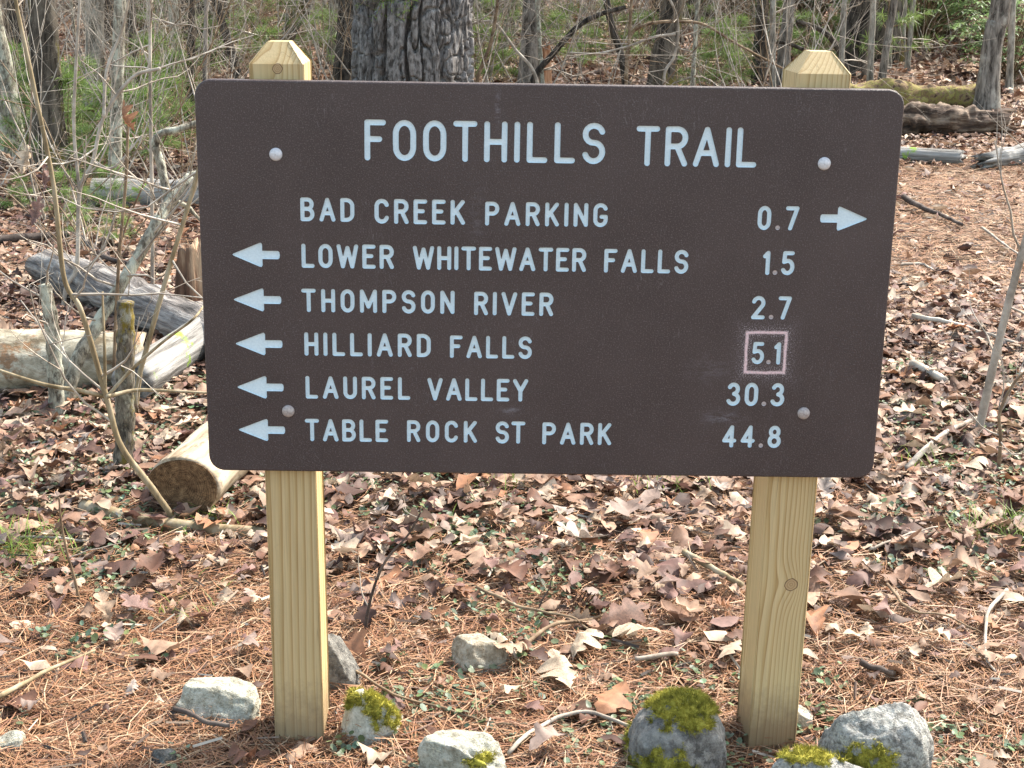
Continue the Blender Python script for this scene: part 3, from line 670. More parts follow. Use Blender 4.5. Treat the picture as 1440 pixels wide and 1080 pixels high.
# ------------------------------------------------------------------ logs
def log(name, label, A, B, r0, r1, mat, cut=None, sides=28, rings=60, noise=0.12, nscale=7, seed=0, lift=0.85, group=None, bend=0.0, jag=0.0, cat='log', squash=1.0):
    """a fallen trunk from ground pixel A to ground pixel B; r in pixels at that end"""
    a = gp(*A); b_ = gp(*B); ra, rb = r0*mpp(a), r1*mpp(b_)
    a = a+np.array([0, 0, ra*lift]); b_ = b_+np.array([0, 0, rb*lift]); L = np.linalg.norm(b_-a); X = (b_-a)/L
    Yv = np.cross([0, 0, 1.0], X); Yv /= np.linalg.norm(Yv); Z = np.cross(X, Yv)
    t = np.linspace(0, L, rings); rad = ra+(rb-ra)*t/L
    Pth = np.column_stack([t, bend*np.sin(t/L*math.pi), 0*t])
    V, Q, T = tube(Pth, rad, sides, True, noise, nscale, seed)
    V[:, 2] *= squash
    if jag:
        e = V[:sides]; e[:, 0] -= jag*np.abs(fbm(e*25, 2, seed+4)); e2 = V[(rings-1)*sides:rings*sides]; e2[:, 0] += jag*np.abs(fbm(e2*25, 2, seed+8))
    Mx = Matrix(((X[0], Yv[0], Z[0], a[0]), (X[1], Yv[1], Z[1], a[1]), (X[2], Yv[2], Z[2], a[2]), (0, 0, 0, 1)))
    root = bpy.data.objects.new(name, None); col.objects.link(root); root.matrix_world = Mx
    tag(root, label, cat, group)
    obj('trunk', mesh('trunk', V, Q, T), mat if not isinstance(mat, str) else MAT[mat], root)
    if cut:
        n_ = 40; th = np.arange(n_)*2*math.pi/n_; rr = ra*(1+0.03*np.sin(3*th+1))*0.985
        ring = np.column_stack([np.full(n_, -0.004), rr*np.cos(th), rr*np.sin(th)*squash]); back = ring*[0, 1, 1]+[0.02, 0, 0]
        VV = np.vstack([ring, back, [[-0.004, 0, 0]]]); jx = np.arange(n_); kx = (jx+1) % n_
        obj('cut_end', mesh('cut_end', VV, np.stack([jx, n_+jx, n_+kx, kx], 1), np.stack([np.full(n_, 2*n_), kx, jx], 1), None, False), MAT[cut], root)
    return root
log('cut_log', 'peeled tan log with a dark sawn end lying behind the sign', (260, 728), (425, 570), 52, 46, 'log_tan', 'cut_end', seed=3, noise=0.1, squash=0.8)
log('fallen_log', 'thick pale log crusted with lichen and rust stains', (-90, 556), (196, 542), 52, 40, 'log_lichen', seed=5, noise=0.12, jag=0.05)
log('fallen_log', 'weathered grey log with deep cracks lying behind the mossy broken trunk', (72, 402), (345, 520), 27, 34, 'log_grey', seed=9, noise=0.3, nscale=12, jag=0.08, lift=1.0)
log('split_log', 'silvery barkless log with a green algae streak', (190, 568), (360, 452), 30, 26, 'log_split', seed=12, noise=0.08, jag=0.06, lift=1.1)
log('sawn_log', 'short grey log with a sawn end lying among the green pine seedlings', (128, 294), (330, 290), 24, 20, 'log_split', 'cut_end', seed=15, noise=0.15)
log('branch_log', 'thin brown rotting branch half buried in leaves before the sawn log', (118, 722), (372, 757), 12, 10, MAT['twig_olive'], seed=19, noise=0.25, sides=14, lift=0.6, bend=-0.03, cat='branch')
log('rotten_log', 'crumbling red brown rotten log beside the leaning grey tree', (1225, 190), (1402, 191), 24, 20, 'rot', seed=23, noise=0.55, nscale=14, jag=0.3, rings=90)
log('fallen_log', 'smooth silver log lying across the leaves beyond the sign', (1215, 226), (1348, 232), 12, 11, 'log_split', seed=27, noise=0.1, jag=0.1)
log('mossy_log', 'long moss covered log on the bank under the evergreen shrubs', (1130, 150), (1375, 152), 20, 17, MAT['moss_bank'], seed=31, noise=0.7, nscale=5, rings=90)
log('driftwood_log', 'bleached splintered log end at the edge of the clearing', (1392, 236), (1490, 222), 13, 17, 'log_split', seed=35, noise=0.35, nscale=10, jag=0.3)

# ------------------------------------------------------------------ sticks on the ground
def stick(label, pts, r, mat, cat='stick', taper=0.45, seed=0):
    g = np.array([gp(*p) for p in pts]); s = mpp(g.mean(0)); rg = np.random.default_rng(seed+len(pts))
    rad = np.linspace(1, taper, len(g))*r*s; g[:, 2] += rad*0.6+0.022+rg.uniform(0, 0.012, len(g))
    P_, rr = smooth_path(g, rad, 5*len(g)); P_ = P_+fbm(P_*30, 2, seed)[:, None]*0.003
    m = MB(); m.add(*tube(P_, rr, 7, True, 0.3, 60, seed)); o = g[0].copy(); o[2] = H(o[0], o[1])
    return tag(obj('fallen_stick', m.mesh('fallen_stick', True, o), MAT[mat], None, o), label, cat)
stick('black crooked stick on the bare needle path right of the sign', [(1270, 288), (1300, 305), (1322, 312), (1352, 325)], 4.5, 'twig_dark', seed=1)
stick('bleached kinked stick on the needles right of the lichen speckled rock', [(1413, 852), (1388, 882), (1383, 918), (1386, 946), (1398, 963)], 3.2, 'twig_grey', seed=2)
stick('thin brown twig reaching towards the bleached kinked stick', [(1245, 843), (1280, 880), (1325, 888), (1378, 907)], 2.3, 'twig_brown', seed=3)
stick('pale grey root-like stick arching between the blocky stone and the mossy boulder', [(716, 1084), (745, 1052), (800, 1027), (850, 1030), (888, 1046)], 3.4, 'twig_grey', taper=0.8, seed=4)
stick('long dark twig running over the white mossy rock', [(463, 938), (510, 972), (560, 1000), (620, 1012), (690, 1033), (742, 1041)], 2.4, 'twig_brown', seed=5)
stick('brown oak twig lying behind the tan angular stone', [(670, 848), (730, 870), (800, 888), (832, 906)], 2.6, 'twig_brown', seed=6)
stick('brown leafy oak twig right of the tan angular stone', [(736, 925), (780, 902), (830, 890), (870, 870), (905, 860)], 3.2, 'twig_brown', seed=7)
stick('smooth grey brown stick ending at the right post', [(962, 793), (1000, 820), (1042, 843)], 5, 'twig_olive', taper=0.8, seed=8)
stick('grey straight stick leaning towards the foot of the slim brown sapling', [(1272, 676), (1320, 632), (1372, 602)], 4.2, 'twig_grey', taper=0.8, seed=9)
stick('long grey branch crossing the leaves behind the slim brown sapling', [(1282, 458), (1340, 468), (1400, 488), (1460, 505)], 3.8, 'twig_grey', seed=10)
stick('short thick grey branch stub in the leaves right of the sign', [(1282, 528), (1304, 537), (1328, 550)], 7, 'twig_grey', taper=0.7, seed=11)
stick('thin straw coloured stick on the leaves right of the right post', [(1222, 792), (1270, 772), (1317, 757)], 2.2, 'twig_grey', seed=12)
stick('thin pale stick on the grass at the left edge', [(-10, 776), (60, 772), (135, 777)], 2.3, 'twig_grey', taper=0.8, seed=13)
stick('stubby dark stick with a pale end in front of the flat pale stone', [(246, 1020), (265, 1025), (290, 1034), (324, 1039)], 4.2, 'twig_dark', taper=0.8, seed=14)
stick('grey brown stick on the needles left of the flat pale stone', [(-5, 1006), (70, 965), (134, 934)], 4, 'twig_olive', seed=15)
stick('black fallen limb along the back of the weathered grey log', [(-10, 352), (60, 345), (112, 345), (150, 372), (218, 390)], 6.5, 'twig_dark', 'branch', seed=16)
stick('short pale stick on the needles behind the mossy boulder', [(893, 947), (920, 943), (952, 940)], 4, 'twig_grey', taper=0.8, seed=17)
stick('short dark stick behind the lichen speckled rock', [(1208, 955), (1230, 962), (1254, 970)], 5, 'twig_dark', taper=0.8, seed=18)
stick('grey curved stick on the leaves beyond the needle path', [(1260, 382), (1295, 380), (1312, 388)], 2.6, 'twig_grey', seed=19)
stick('pale thin twig beside the long grey branch', [(1380, 330), (1410, 352), (1445, 375)], 2.2, 'twig_grey', seed=20)

# ------------------------------------------------------------------ trees
def grow(m, p, d, L, r, depth, rg, sides, up=0.12, spread=0.7, kids=(2, 4), wob=0.16, nseg=5, shrink=0.62):
    """a branch and, from it, thinner branches"""
    P_ = [np.array(p)]; dd = np.array(d)/np.linalg.norm(d); D = []
    for i in range(nseg):
        dd = dd+rg.normal(0, wob, 3)+np.array([0, 0, up*0.5]); dd /= np.linalg.norm(dd); D.append(dd.copy()); P_.append(P_[-1]+dd*L/nseg)
    P_ = np.array(P_); rad = np.linspace(r, r*0.4 if depth else r*0.15, nseg+1)
    m.add(*tube(P_, rad, max(3, sides), False))
    if depth <= 0: return
    for _ in range(rg.integers(kids[0], kids[1]+1)):
        t = rg.uniform(0.25, 1.0)*nseg; i = min(int(t), nseg-1); q = P_[i]+(P_[i+1]-P_[i])*(t-i)
        nd = D[i]+rg.normal(0, spread, 3); nd[2] += up
        grow(m, q, nd, L*shrink*rg.uniform(0.7, 1.2), np.interp(t, range(nseg+1), rad)*0.62, depth-1, rg, sides-1, up, spread, kids, wob, max(3, nseg-1), shrink)
def trunk_mb(path, rad, sides=16, noise=0.12, nscale=6, seed=0, rings=70):
    P_, rr = smooth_path(path, rad, rings); z = P_[:, 2]-P_[0, 2]; rr = rr*(1+0.55*np.exp(-z/(3.2*rr[0]+0.02)))
    m = MB(); m.add(*tube(P_, rr, sides, True, noise, nscale, seed)); return m, P_, rr
def tree(label, pts, r0, r1, mat, seed, height=9.0, group=None, crown='bare', sides=16, name='tree', noise=0.12, limbs=6):
    """pts: pixels up the trunk, the first one at its foot"""
    g = gp(*pts[0]); s = mpp(g); W = [g+np.array([0, 0, -0.05])]+[pl(px, py, g[1]) for px, py in pts[1:]]
    rg = np.random.default_rng(seed); d = W[-1]-W[0]; d = d/max(d[2], 0.05)
    while W[-1][2] < height:
        d = d*[0.75, 0.75, 1]+np.array([rg.normal(0, 0.03), rg.normal(0, 0.03), 0]); W.append(W[-1]+d*1.5)
    W = np.array(W); f = (W[:, 2]-W[0, 2])/(W[-1, 2]-W[0, 2]); zv = W[len(pts)-1, 2]-W[0, 2]
    rad = np.where(W[:, 2]-W[0, 2] <= zv, r0+(r1-r0)*(W[:, 2]-W[0, 2])/zv, r1*(1-0.85*np.clip((W[:, 2]-W[0, 2]-zv)/(height-zv), 0, 1)))*s
    root = empty(name, g); tag(root, label, 'tree', group)
    m, P_, rr = trunk_mb(W, rad, sides, noise, 6, seed); obj('trunk', m.mesh('trunk', True, g), MAT[mat], root)
    cm = MB()
    for _ in range(limbs):
        i = rg.integers(int(len(P_)*0.35), len(P_)-2); a = rg.uniform(0, 6.28)
        grow(cm, P_[i], (math.cos(a), math.sin(a), 0.7), height*rg.uniform(0.12, 0.26), rr[i]*0.5, 2, rg, 5, 0.2, 0.6, (2, 4))
    obj('crown', cm.mesh('crown', True, g), MAT['twig_grey'], root); return root
# the great pine: plates of bark split by furrows
def big_pine():
    gl = gp(585, 218); yy = gl[1]; a = pl(497, 112, yy); b_ = pl(662, 112, yy); t0 = pl(503, 0, yy); t1 = pl(657, 0, yy)
    R0 = (b_[0]-a[0])/2; cx = (a[0]+b_[0])/2; base = np.array([cx, yy+R0*0.2, gl[2]-0.05]); hgt = 16.0
    zs = np.concatenate([np.linspace(0, 2.6, 300), np.linspace(2.65, hgt, 70)]); S = 360; th = np.arange(S)*2*math.pi/S
    rad = (R0+0.02)*(1+0.25*np.exp(-zs/0.12))*np.interp(zs, [0, 2, hgt], [1.0, 0.94, 0.35])
    TT, ZZ = np.meshgrid(th, zs)
    U = np.stack([np.cos(TT)*R0*1.0, np.sin(TT)*R0*1.0, ZZ*0.20], -1)
    wrp = np.stack([fbm(U*5, 3, 1), fbm(U*5+9, 3, 2), 0*TT], -1)*0.06
    U2 = U+wrp
    f1 = np.abs(vnoise(np.stack([U2[..., 0]*19, U2[..., 1]*19, ZZ*1.5], -1), 5)); f2 = np.abs(vnoise(np.stack([U2[..., 0]*27, U2[..., 1]*27, ZZ*4.5], -1)+5, 6)); brk = np.abs(vnoise(np.stack([U2[..., 0]*8, U2[..., 1]*8, ZZ*9], -1), 8))
    pl_ = np.clip((f1-0.07)/0.15, 0, 1); pl_ = np.minimum(pl_, 0.45+0.55*np.clip((f2-0.02)/0.10, 0, 1)); pl_ = np.minimum(pl_, 0.65+0.35*np.clip(brk/0.08, 0, 1))
    dsp = 0.105*(pl_-1)+0.014*fbm(np.stack([U[..., 0]*34, U[..., 1]*34, ZZ*12], -1), 3, 7)+0.012*vnoise(np.stack([U2[..., 0]*13, U2[..., 1]*13, ZZ*3], -1), 12)
    Rr = rad[:, None]*np.ones(S)+dsp*np.interp(zs, [0, 6, hgt], [1, 0.8, 0.3])[:, None]
    V = np.stack([np.cos(TT)*Rr, np.sin(TT)*Rr, ZZ], -1).reshape(-1, 3); n_ = len(zs)
    i = np.arange(n_-1)[:, None]*S; j_ = np.arange(S)[None]; k_ = (j_+1) % S
    Q = np.stack([i+j_, i+k_, i+S+k_, i+S+j_], -1).reshape(-1, 4)
    root = empty('pine_tree', base); tag(root, 'massive pine trunk with deeply furrowed grey bark behind the sign', 'tree')
    obj('trunk', mesh('trunk', V, Q), MAT['pine_bark'], root)
    rg = np.random.default_rng(5); cm = MB(); lm = MB()
    for _ in range(26):
        z = rg.uniform(8.5, hgt-0.3); a_ = rg.uniform(0, 6.28); L = rg.uniform(1.5, 3.2)*(1.25-z/hgt*0.6)
        d = np.array([math.cos(a_), math.sin(a_), 0.15]); p = np.array([0, 0, z]); grow(cm, p, d, L, 0.05, 1, rg, 5, 0.05, 0.5, (3, 4))
        for q in range(12):
            c_ = p+d*L*rg.uniform(0.4, 1.1)+rg.normal(0, 0.25, 3); nn = 26
            dr = rg.normal(size=(nn, 3)); dr[:, 2] = np.abs(dr[:, 2])*0.6; dr /= np.linalg.norm(dr, axis=1)[:, None]; sd2 = np.cross(dr, rg.normal(size=(nn, 3))); sd2 /= np.linalg.norm(sd2, axis=1)[:, None]
            lm.add(np.stack([c_-sd2*0.006, c_+sd2*0.006, c_+dr*0.2], 1).reshape(-1, 3), None, np.arange(3*nn).reshape(-1, 3), (0.05, 0.09, 0.03))
    obj('limbs', cm.mesh('limbs'), MAT['bark_dark'], root); obj('crown', lm.mesh('crown', False), MAT['green'], root)
    # a low evergreen spray hanging in front of the trunk
    bm2 = MB(); fm = MB(); st = np.array([0.1, -R0*0.9, pl(540, -75, yy)[2]-base[2]])
    for ex, ey in ((508, 6), (528, 24), (548, 10), (566, 26), (578, 8), (538, -4)):
        e = pl(ex, ey, yy-R0-0.35)-base; mid = (st+e)/2+[0, -0.1, 0.08]; P_, rr = smooth_path([st, mid, e], [0.007, 0.004, 0.0015], 14); bm2.add(*tube(P_, rr, 4, False))
        for t in np.linspace(0.35, 1.0, 26):
            q = P_[min(13, int(t*13))]; 
            for _ in range(11):
                d = rg.normal(0, 1, 3)*[1, 1, 0.35]; d /= np.linalg.norm(d); o_ = q+d*rg.uniform(0, 0.05); e_ = d*rg.uniform(0.012, 0.03)+[0, 0, -0.004]; s_ = np.cross(d, [0, 0.5, 1]); s_ /= np.linalg.norm(s_)+1e-9
                fm.add([o_-s_*0.003, o_+s_*0.003, o_+e_], None, [[0, 1, 2]], np.array([0.16, 0.27, 0.05])*rg.uniform(0.6, 1.3))
    br = obj('low_branch', bm2.mesh('low_branch'), MAT['twig_brown'], root); obj('needles', fm.mesh('needles', False), MAT['green'], br)
    return root
big_pine()
tree('dark straight tree with a mossy right side left of the sign', [(70, 236), (66, 140), (62, 60), (58, 0)], 20, 19, 'bark_moss', 41)
tree('pale lichen barked tree leaning out at the left edge', [(22, 222), (12, 150), (2, 80), (-14, 0)], 15, 12, 'bark_lichen', 42)
tree('broad grey trunk standing behind the dark mossy tree', [(133, 150), (134, 80), (133, 0)], 13, 12, 'bark_pale', 43)
tree('slim yellowish barked tree with green pine seedlings at its foot', [(160, 284), (163, 180), (166, 90), (169, 0)], 9, 8, 'bark_lichen', 44)
tree('dark thin leaning tree left of the left post cap', [(345, 140), (333, 100), (318, 50), (304, 0)], 6, 6, 'bark_dark', 45)
tree('dark mossy trunk leaning right beyond the left post cap', [(392, 84), (405, 50), (420, 20), (432, 0)], 10, 9, 'bark_moss', 46)
tree('grey tree beyond the dark mossy leaning trunk', [(468, 96), (469, 50), (470, 0)], 8, 7, 'bark_grey', 47)
tree('two toned grey tree beside the orange splintered stump', [(742, 136), (745, 70), (748, 0)], 13, 12, 'bark_grey', 48)
tree('slim dark leaning tree between the great pine and the right post', [(884, 140), (874, 80), (853, 0)], 5, 5, 'bark_dark', 49)
tree('stout brown trunk leaning slightly behind the white bent twig', [(928, 140), (936, 70), (947, 0)], 17, 15, 'bark_moss', 50)
tree('dark straight tree left of the right post cap', [(1066, 118), (1069, 60), (1073, 0)], 9, 8, 'bark_dark', 51)
tree('grey tree standing beside the dark straight tree', [(1100, 122), (1104, 60), (1110, 0)], 9, 8, 'bark_grey', 52)
tree('thick black trunk rising behind the right post cap', [(1192, 110), (1203, 60), (1214, 0)], 17, 16, 'bark_dark', 53)
tree('slim pale tree just right of the right post cap', [(1223, 140), (1225, 70), (1228, 0)], 5, 4, 'bark_pale', 54)
tree('thin grey tree leaning right above the mossy log', [(1236, 142), (1246, 70), (1258, 0)], 6, 5, 'bark_grey', 55)
tree('leaning grey tree with blotched bark growing behind the rotten log', [(1386, 156), (1391, 100), (1400, 40), (1408, 0)], 14, 13, 'bark_grey', 56)
tree('thin pale tree behind the leaning blotched tree', [(1419, 130), (1422, 60), (1424, 0)], 5, 5, 'bark_pale', 57)
tree('small dark trunk standing among the left seedlings', [(190, 150), (188, 90), (184, 0)], 7, 6, 'bark_dark', 58)
tree('dark thin tree close to the left edge of the sign', [(266, 170), (268, 90), (269, 0)], 6, 5, 'bark_dark', 59)
# splintered stumps
def stump(label, px, py, hw, top, mat, seed):
    g = gp(px, py); s = mpp(g); r = hw*s; hgt = (pl(px, top, g[1])-g)[2]; S = 26; th = np.arange(S)*2*math.pi/S; V = []
    zz = np.linspace(-0.05, 1, 12)
    spl = 0.55+0.45*np.abs(fbm(np.column_stack([np.cos(th)*2.5, np.sin(th)*2.5, 0*th]), 2, seed)); spl = spl/spl.max()
    for z in zz: 
        rr = r*(1.1-0.35*max(z, 0))*(1+0.14*np.sin(5*th+seed)); V.append(np.column_stack([rr*np.cos(th), rr*np.sin(th), z*hgt*(1-(1-spl)*min(1, max(0, (z-0.3)/0.7)))]))
    V = np.concatenate(V); n_ = len(zz); i = np.arange(n_-1)[:, None]*S; j_ = np.arange(S)[None]; k_ = (j_+1) % S
    Q = np.stack([i+j_, i+k_, i+S+k_, i+S+j_], -1).reshape(-1, 4); V = np.vstack([V, [0, 0, hgt*0.5]])
    T = np.stack([(n_-1)*S+np.arange(S), (n_-1)*S+(np.arange(S)+1) % S, np.full(S, n_*S)], 1)
    tag(obj('tree_stump', mesh('tree_stump', V, Q, T), MAT[mat], None, g), label, 'stump')
stump('orange splintered stump with a pointed top beside the two toned grey tree', 765, 132, 10, 50, 'orange_wood', 4)
stump('broken rusty brown stump against the left side of the sign', 272, 428, 22, 330, 'stump_wood', 9)

# leafless trees further back: five shapes, copied
def far_tree(seed, hgt, r):
    rg = np.random.default_rng(seed); P_ = [np.zeros(3)]; d = np.array([rg.normal(0, 0.08), rg.normal(0, 0.08), 1])
    while P_[-1][2] < hgt: d = d+[rg.normal(0, 0.04), rg.normal(0, 0.04), 0]; P_.append(P_[-1]+d*0.9)
    P_ = np.array(P_); P_[0, 2] = -0.15; rad = np.linspace(r, r*0.2, len(P_)); m, pp, rr = trunk_mb(P_, rad, 10, 0.15, 5, seed, 36)
    cm = MB()
    for _ in range(5):
        i = rg.integers(9, 34); a = rg.uniform(0, 6.28); grow(cm, pp[i], (math.cos(a), math.sin(a), 0.8), hgt*rg.uniform(0.12, 0.28), rr[i]*0.5, 2, rg, 4, 0.2, 0.6, (2, 3))
    for _ in range(4):                                    # dead lower branches
        i = rg.integers(2, 8); a = rg.uniform(0, 6.28); grow(cm, pp[i], (math.cos(a), math.sin(a), 0.1), rg.uniform(0.6, 1.6), 0.012, 2, rg, 3, 0.0, 0.6, (2, 4))
    return m.mesh('trunk'), cm.mesh('crown')
MARKS = ((5, 'the leaning lichen tree'), (62, 'the dark mossy tree'), (165, 'the slim yellowish tree'), (268, 'the corner of the sign'), (394, 'the left post cap'), (580, 'the great pine'), (690, 'the reddish sapling'), (765, 'the orange stump'),
         (865, 'the slim dark leaning tree'), (940, 'the stout brown trunk'), (1006, 'the bright young pine'), (1070, 'the dark straight tree'), (1150, 'the right post cap'), (1205, 'the thick black trunk'), (1300, 'the glossy evergreen shrub'), (1400, 'the blotched leaning tree'))
def beyond(px): return min(MARKS, key=lambda q: abs(q[0]-px))[1]
ft = [(far_tree(200+i, h_, r_), mt, lb_) for i, (h_, r_, mt, lb_) in enumerate(((11, 0.10, 'bark_grey', 'slim grey leafless tree far back beyond '), (12, 0.15, 'bark_dark', 'dark leafless tree far back beyond '),
      (9, 0.06, 'bark_pale', 'thin pale pole-like tree far back beyond '), (13, 0.19, 'bark_moss', 'stout mossy leafless tree far back beyond '), (8, 0.045, 'bark_lichen', 'thin lichen spotted tree far back beyond ')))]
for (mt_, mc_), mt, lb_ in ft: mt_.materials.append(MAT[mt]); mc_.materials.append(MAT['twig_grey'])
rg = np.random.default_rng(77); cnt = 0
while cnt < 120:
    dist = 13+32*rg.random()**0.9; px = rg.uniform(-120, 1560); x_ = CAM[0]+(px-720)/FPX*dist; y_ = CAM[1]+dist
    if 1230 < px and dist < 16: continue
    (mt_, mc_), _, lb_ = ft[rg.integers(0, 5)]; root = empty('tree', (x_, y_, float(H(x_, y_))), rg.uniform(0, 6.28)); sc_ = rg.uniform(0.8, 1.25); root.scale = (sc_,)*3
    tag(root, lb_+beyond(px), 'tree', 'trees far back beyond '+beyond(px))
    obj('trunk', mt_, None, root); obj('crown', mc_, None, root); cnt += 1

# ------------------------------------------------------------------ saplings and gnarled stems left and right of the sign
def stem(name, label, base, pts, r0, r1, mat, seed, twigs=0, group=None, cat='sapling', cap_r=True, sub=(), noise=0.12, tlen=0.35, sides=9, depth=0.0):
    g = gp(*base); s = mpp(g); W = [g-[0, 0, 0.04]]+[pl(px, py, g[1]+depth*(i+1)/len(pts)) for i, (px, py) in enumerate(pts)]
    W = np.array(W); P_, rr = smooth_path(W, np.linspace(r0, r1, len(W))*s, 10*len(W)); rg = np.random.default_rng(seed)
    root = empty(name, g); tag(root, label, cat, group)
    m = MB(); m.add(*tube(P_, rr, sides, True, noise, 40, seed)); obj('stem', m.mesh('stem', True, g), MAT[mat], root)
    for pp, ra, rb in sub:
        Wb = [pl(px, py, g[1]+depth+rg.normal(0, 0.02)) for px, py in pp]; Pb, rb_ = smooth_path(Wb, np.linspace(ra, rb, len(Wb))*s, 8*len(Wb)); bmx = MB(); bmx.add(*tube(Pb, rb_, max(5, sides-2), True, noise, 40, seed+3)); obj('branch', bmx.mesh('branch', True, g), MAT[mat], root)
    if twigs:
        for _ in range(twigs):
            tm = MB(); i = rg.integers(len(P_)//4, len(P_)-1); grow(tm, P_[i], rg.normal(0, 1, 3)*[1, 0.8, 0.5]+[0, 0, 0.5], tlen*rg.uniform(0.5, 1.3), min(rr[i]*0.55, 0.004), 2, rg, 4, 0.12, 0.6, (1, 3))
            obj('twig', tm.mesh('twig', True, g), MAT['twig_grey'], root)
    return root
stem('sapling', 'tall olive brown bare sapling rising in front of the mossy broken trunk', (268, 742), [(215, 688), (170, 626), (150, 560), (115, 440), (90, 390), (75, 260), (45, 110), (22, 0), (5, -120)], 4.8, 2.2, 'twig_olive', 301, 9,
     sub=[([(150, 558), (110, 549), (60, 540), (0, 521), (-40, 505)], 3.4, 1.8), ([(150, 558), (190, 549), (240, 550), (300, 553)], 3, 1.6), ([(152, 556), (185, 520), (230, 480), (270, 450), (288, 428)], 2.6, 1.4), ([(148, 552), (147, 490), (144, 410)], 2.6, 1.5)])
stem('broken_trunk', 'mossy broken off sapling trunk beside the sawn log', (173, 664), [(175, 600), (176, 520), (177, 460), (176, 424)], 14, 11.5, 'bark_gnarl', 302, 0, cat='stump', noise=0.3, sides=16)
stem('broken_trunk', 'grey broken off stub in front of the pale lichen log', (80, 586), [(79, 540), (74, 470), (69, 430), (63, 400)], 11.5, 9, 'bark_lichen', 303, 3, cat='stump', noise=0.3, sides=14, tlen=0.2)
stem('gnarled_tree', 'crooked lichen covered sapling leaning across to the sign with a bent limb', (88, 578), [(108, 510), (133, 464), (167, 405), (194, 361), (222, 311), (240, 282), (268, 248)], 9.5, 8, 'bark_lichen', 304, 10, noise=0.3, sides=14, depth=0.35,
     sub=[([(238, 284), (230, 250), (224, 222), (219, 202), (227, 188), (248, 183), (276, 173), (310, 160)], 7, 4.5), ([(268, 248), (290, 240), (310, 225)], 6, 3), ([(240, 282), (262, 290), (282, 310)], 4.5, 2.5)])
stem('sapling', 'thin straight brown stem holding a curled russet leaf', (160, 560), [(161, 500), (167, 370), (177, 252), (180, 165)], 2.8, 1.8, 'twig_brown', 305, 3)
stem('sapling', 'tan smooth sapling slanting up to the edge of the sign', (186, 590), [(196, 530), (205, 494), (236, 383), (258, 311), (276, 250), (296, 170)], 4, 2.6, 'twig_olive', 306, 5)
stem('sapling', 'grey forked sapling in front of the weathered grey log', (86, 440), [(93, 405), (108, 372), (112, 270), (130, 228), (146, 165), (185, 110), (225, 96)], 3.4, 2.2, 'twig_grey', 307, 10, sub=[([(112, 270), (104, 180), (107, 90), (112, 0), (114, -80)], 2.6, 1.8), ([(146, 165), (150, 100), (172, 40), (185, -20)], 2.6, 1.6), ([(130, 228), (160, 235), (200, 190)], 2.2, 1.2)])
stem('sapling', 'straight pale pole sapling near the left edge of the sign', (214, 420), [(214, 300), (212, 180), (211, 90), (211, 0), (210, -90)], 2.8, 2.0, 'twig_grey', 308, 8)
stem('sapling', 'thin upright grey sapling close to the corner of the sign', (284, 300), [(288, 120), (290, 0), (292, -80)], 3.5, 2.6, 'bark_grey', 309, 6)
stem('sapling', 'slim brown sapling leaning right, bare, on the leaves right of the sign', (1372, 616), [(1384, 570), (1400, 500), (1425, 400), (1450, 310), (1480, 200), (1500, 100)], 6.2, 4.4, 'twig_grey', 310, 5)
stem('sapling', 'small dark twiggy seedling right of the slim brown sapling', (1404, 668), [(1407, 620), (1406, 580), (1425, 540), (1450, 515)], 3, 1.5, 'twig_brown', 311, 5, tlen=0.2)
stem('sapling', 'thin black seedling standing on the needles right of the left post', (512, 900), [(516, 868), (528, 820), (545, 785), (574, 752), (592, 720)], 2.6, 1.2, 'twig_dark', 312, 2, tlen=0.12)
stem('sapling', 'thin dark seedling standing in the leaves above the flat pale stone', (116, 852), [(105, 815), (95, 780), (86, 735), (83, 700)], 2.4, 1.3, 'twig_brown', 313, 1, tlen=0.12)
stem('sapling', 'short thin seedling behind the tan angular stone', (752, 870), [(760, 850), (772, 828), (776, 812)], 1.6, 0.9, 'twig_dark', 314, 1, tlen=0.08)
stem('sapling', 'reddish bare sapling between the great pine and the two toned tree', (664, 178), [(672, 110), (690, 60), (700, 0), (705, -60)], 3, 2, 'twig_brown', 315, 8, tlen=0.7)
stem('sapling', 'red brown straight sapling beside the slim dark leaning tree', (879, 170), [(881, 110), (885, 50), (888, 0), (890, -60)], 2.6, 2, 'twig_brown', 316, 3, tlen=0.7, sub=[([(880, 112), (886, 52), (911, 34), (955, 30), (991, 35), (1033, 60), (1100, 96)], 2.8, 1.4)])
stem('sapling', 'white bent bare twig in front of the stout brown trunk', (938, 170), [(934, 108), (948, 80), (954, 45), (948, 12), (930, -20)], 2.4, 1.6, 'twig_grey', 317, 5, tlen=0.7, sub=[([(950, 48), (920, 52), (880, 66), (840, 75), (800, 74)], 2.0, 1.2)])
stem('dead_branch', 'dark dead limb arching beside the orange splintered stump', (738, 150), [(752, 108), (774, 80), (812, 38), (844, 20), (880, 10)], 5, 3, 'bark_dark', 318, 6, cat='branch', tlen=0.8)
stem('dead_branch', 'pale bare branch slanting down beside the great pine', (762, 160), [(752, 104), (725, 70), (698, 34), (680, 30), (660, 34)], 2.6, 1.4, 'twig_grey', 319, 6, cat='branch', tlen=0.6)
stem('dead_branch', 'black snag with reaching limbs beside the thick black trunk', (1196, 130), [(1186, 85), (1170, 55), (1150, 40), (1120, 30)], 6, 3, 'bark_dark', 320, 8, cat='branch', tlen=0.9, sub=[([(1188, 90), (1150, 78), (1110, 62), (1080, 58)], 4, 2)])

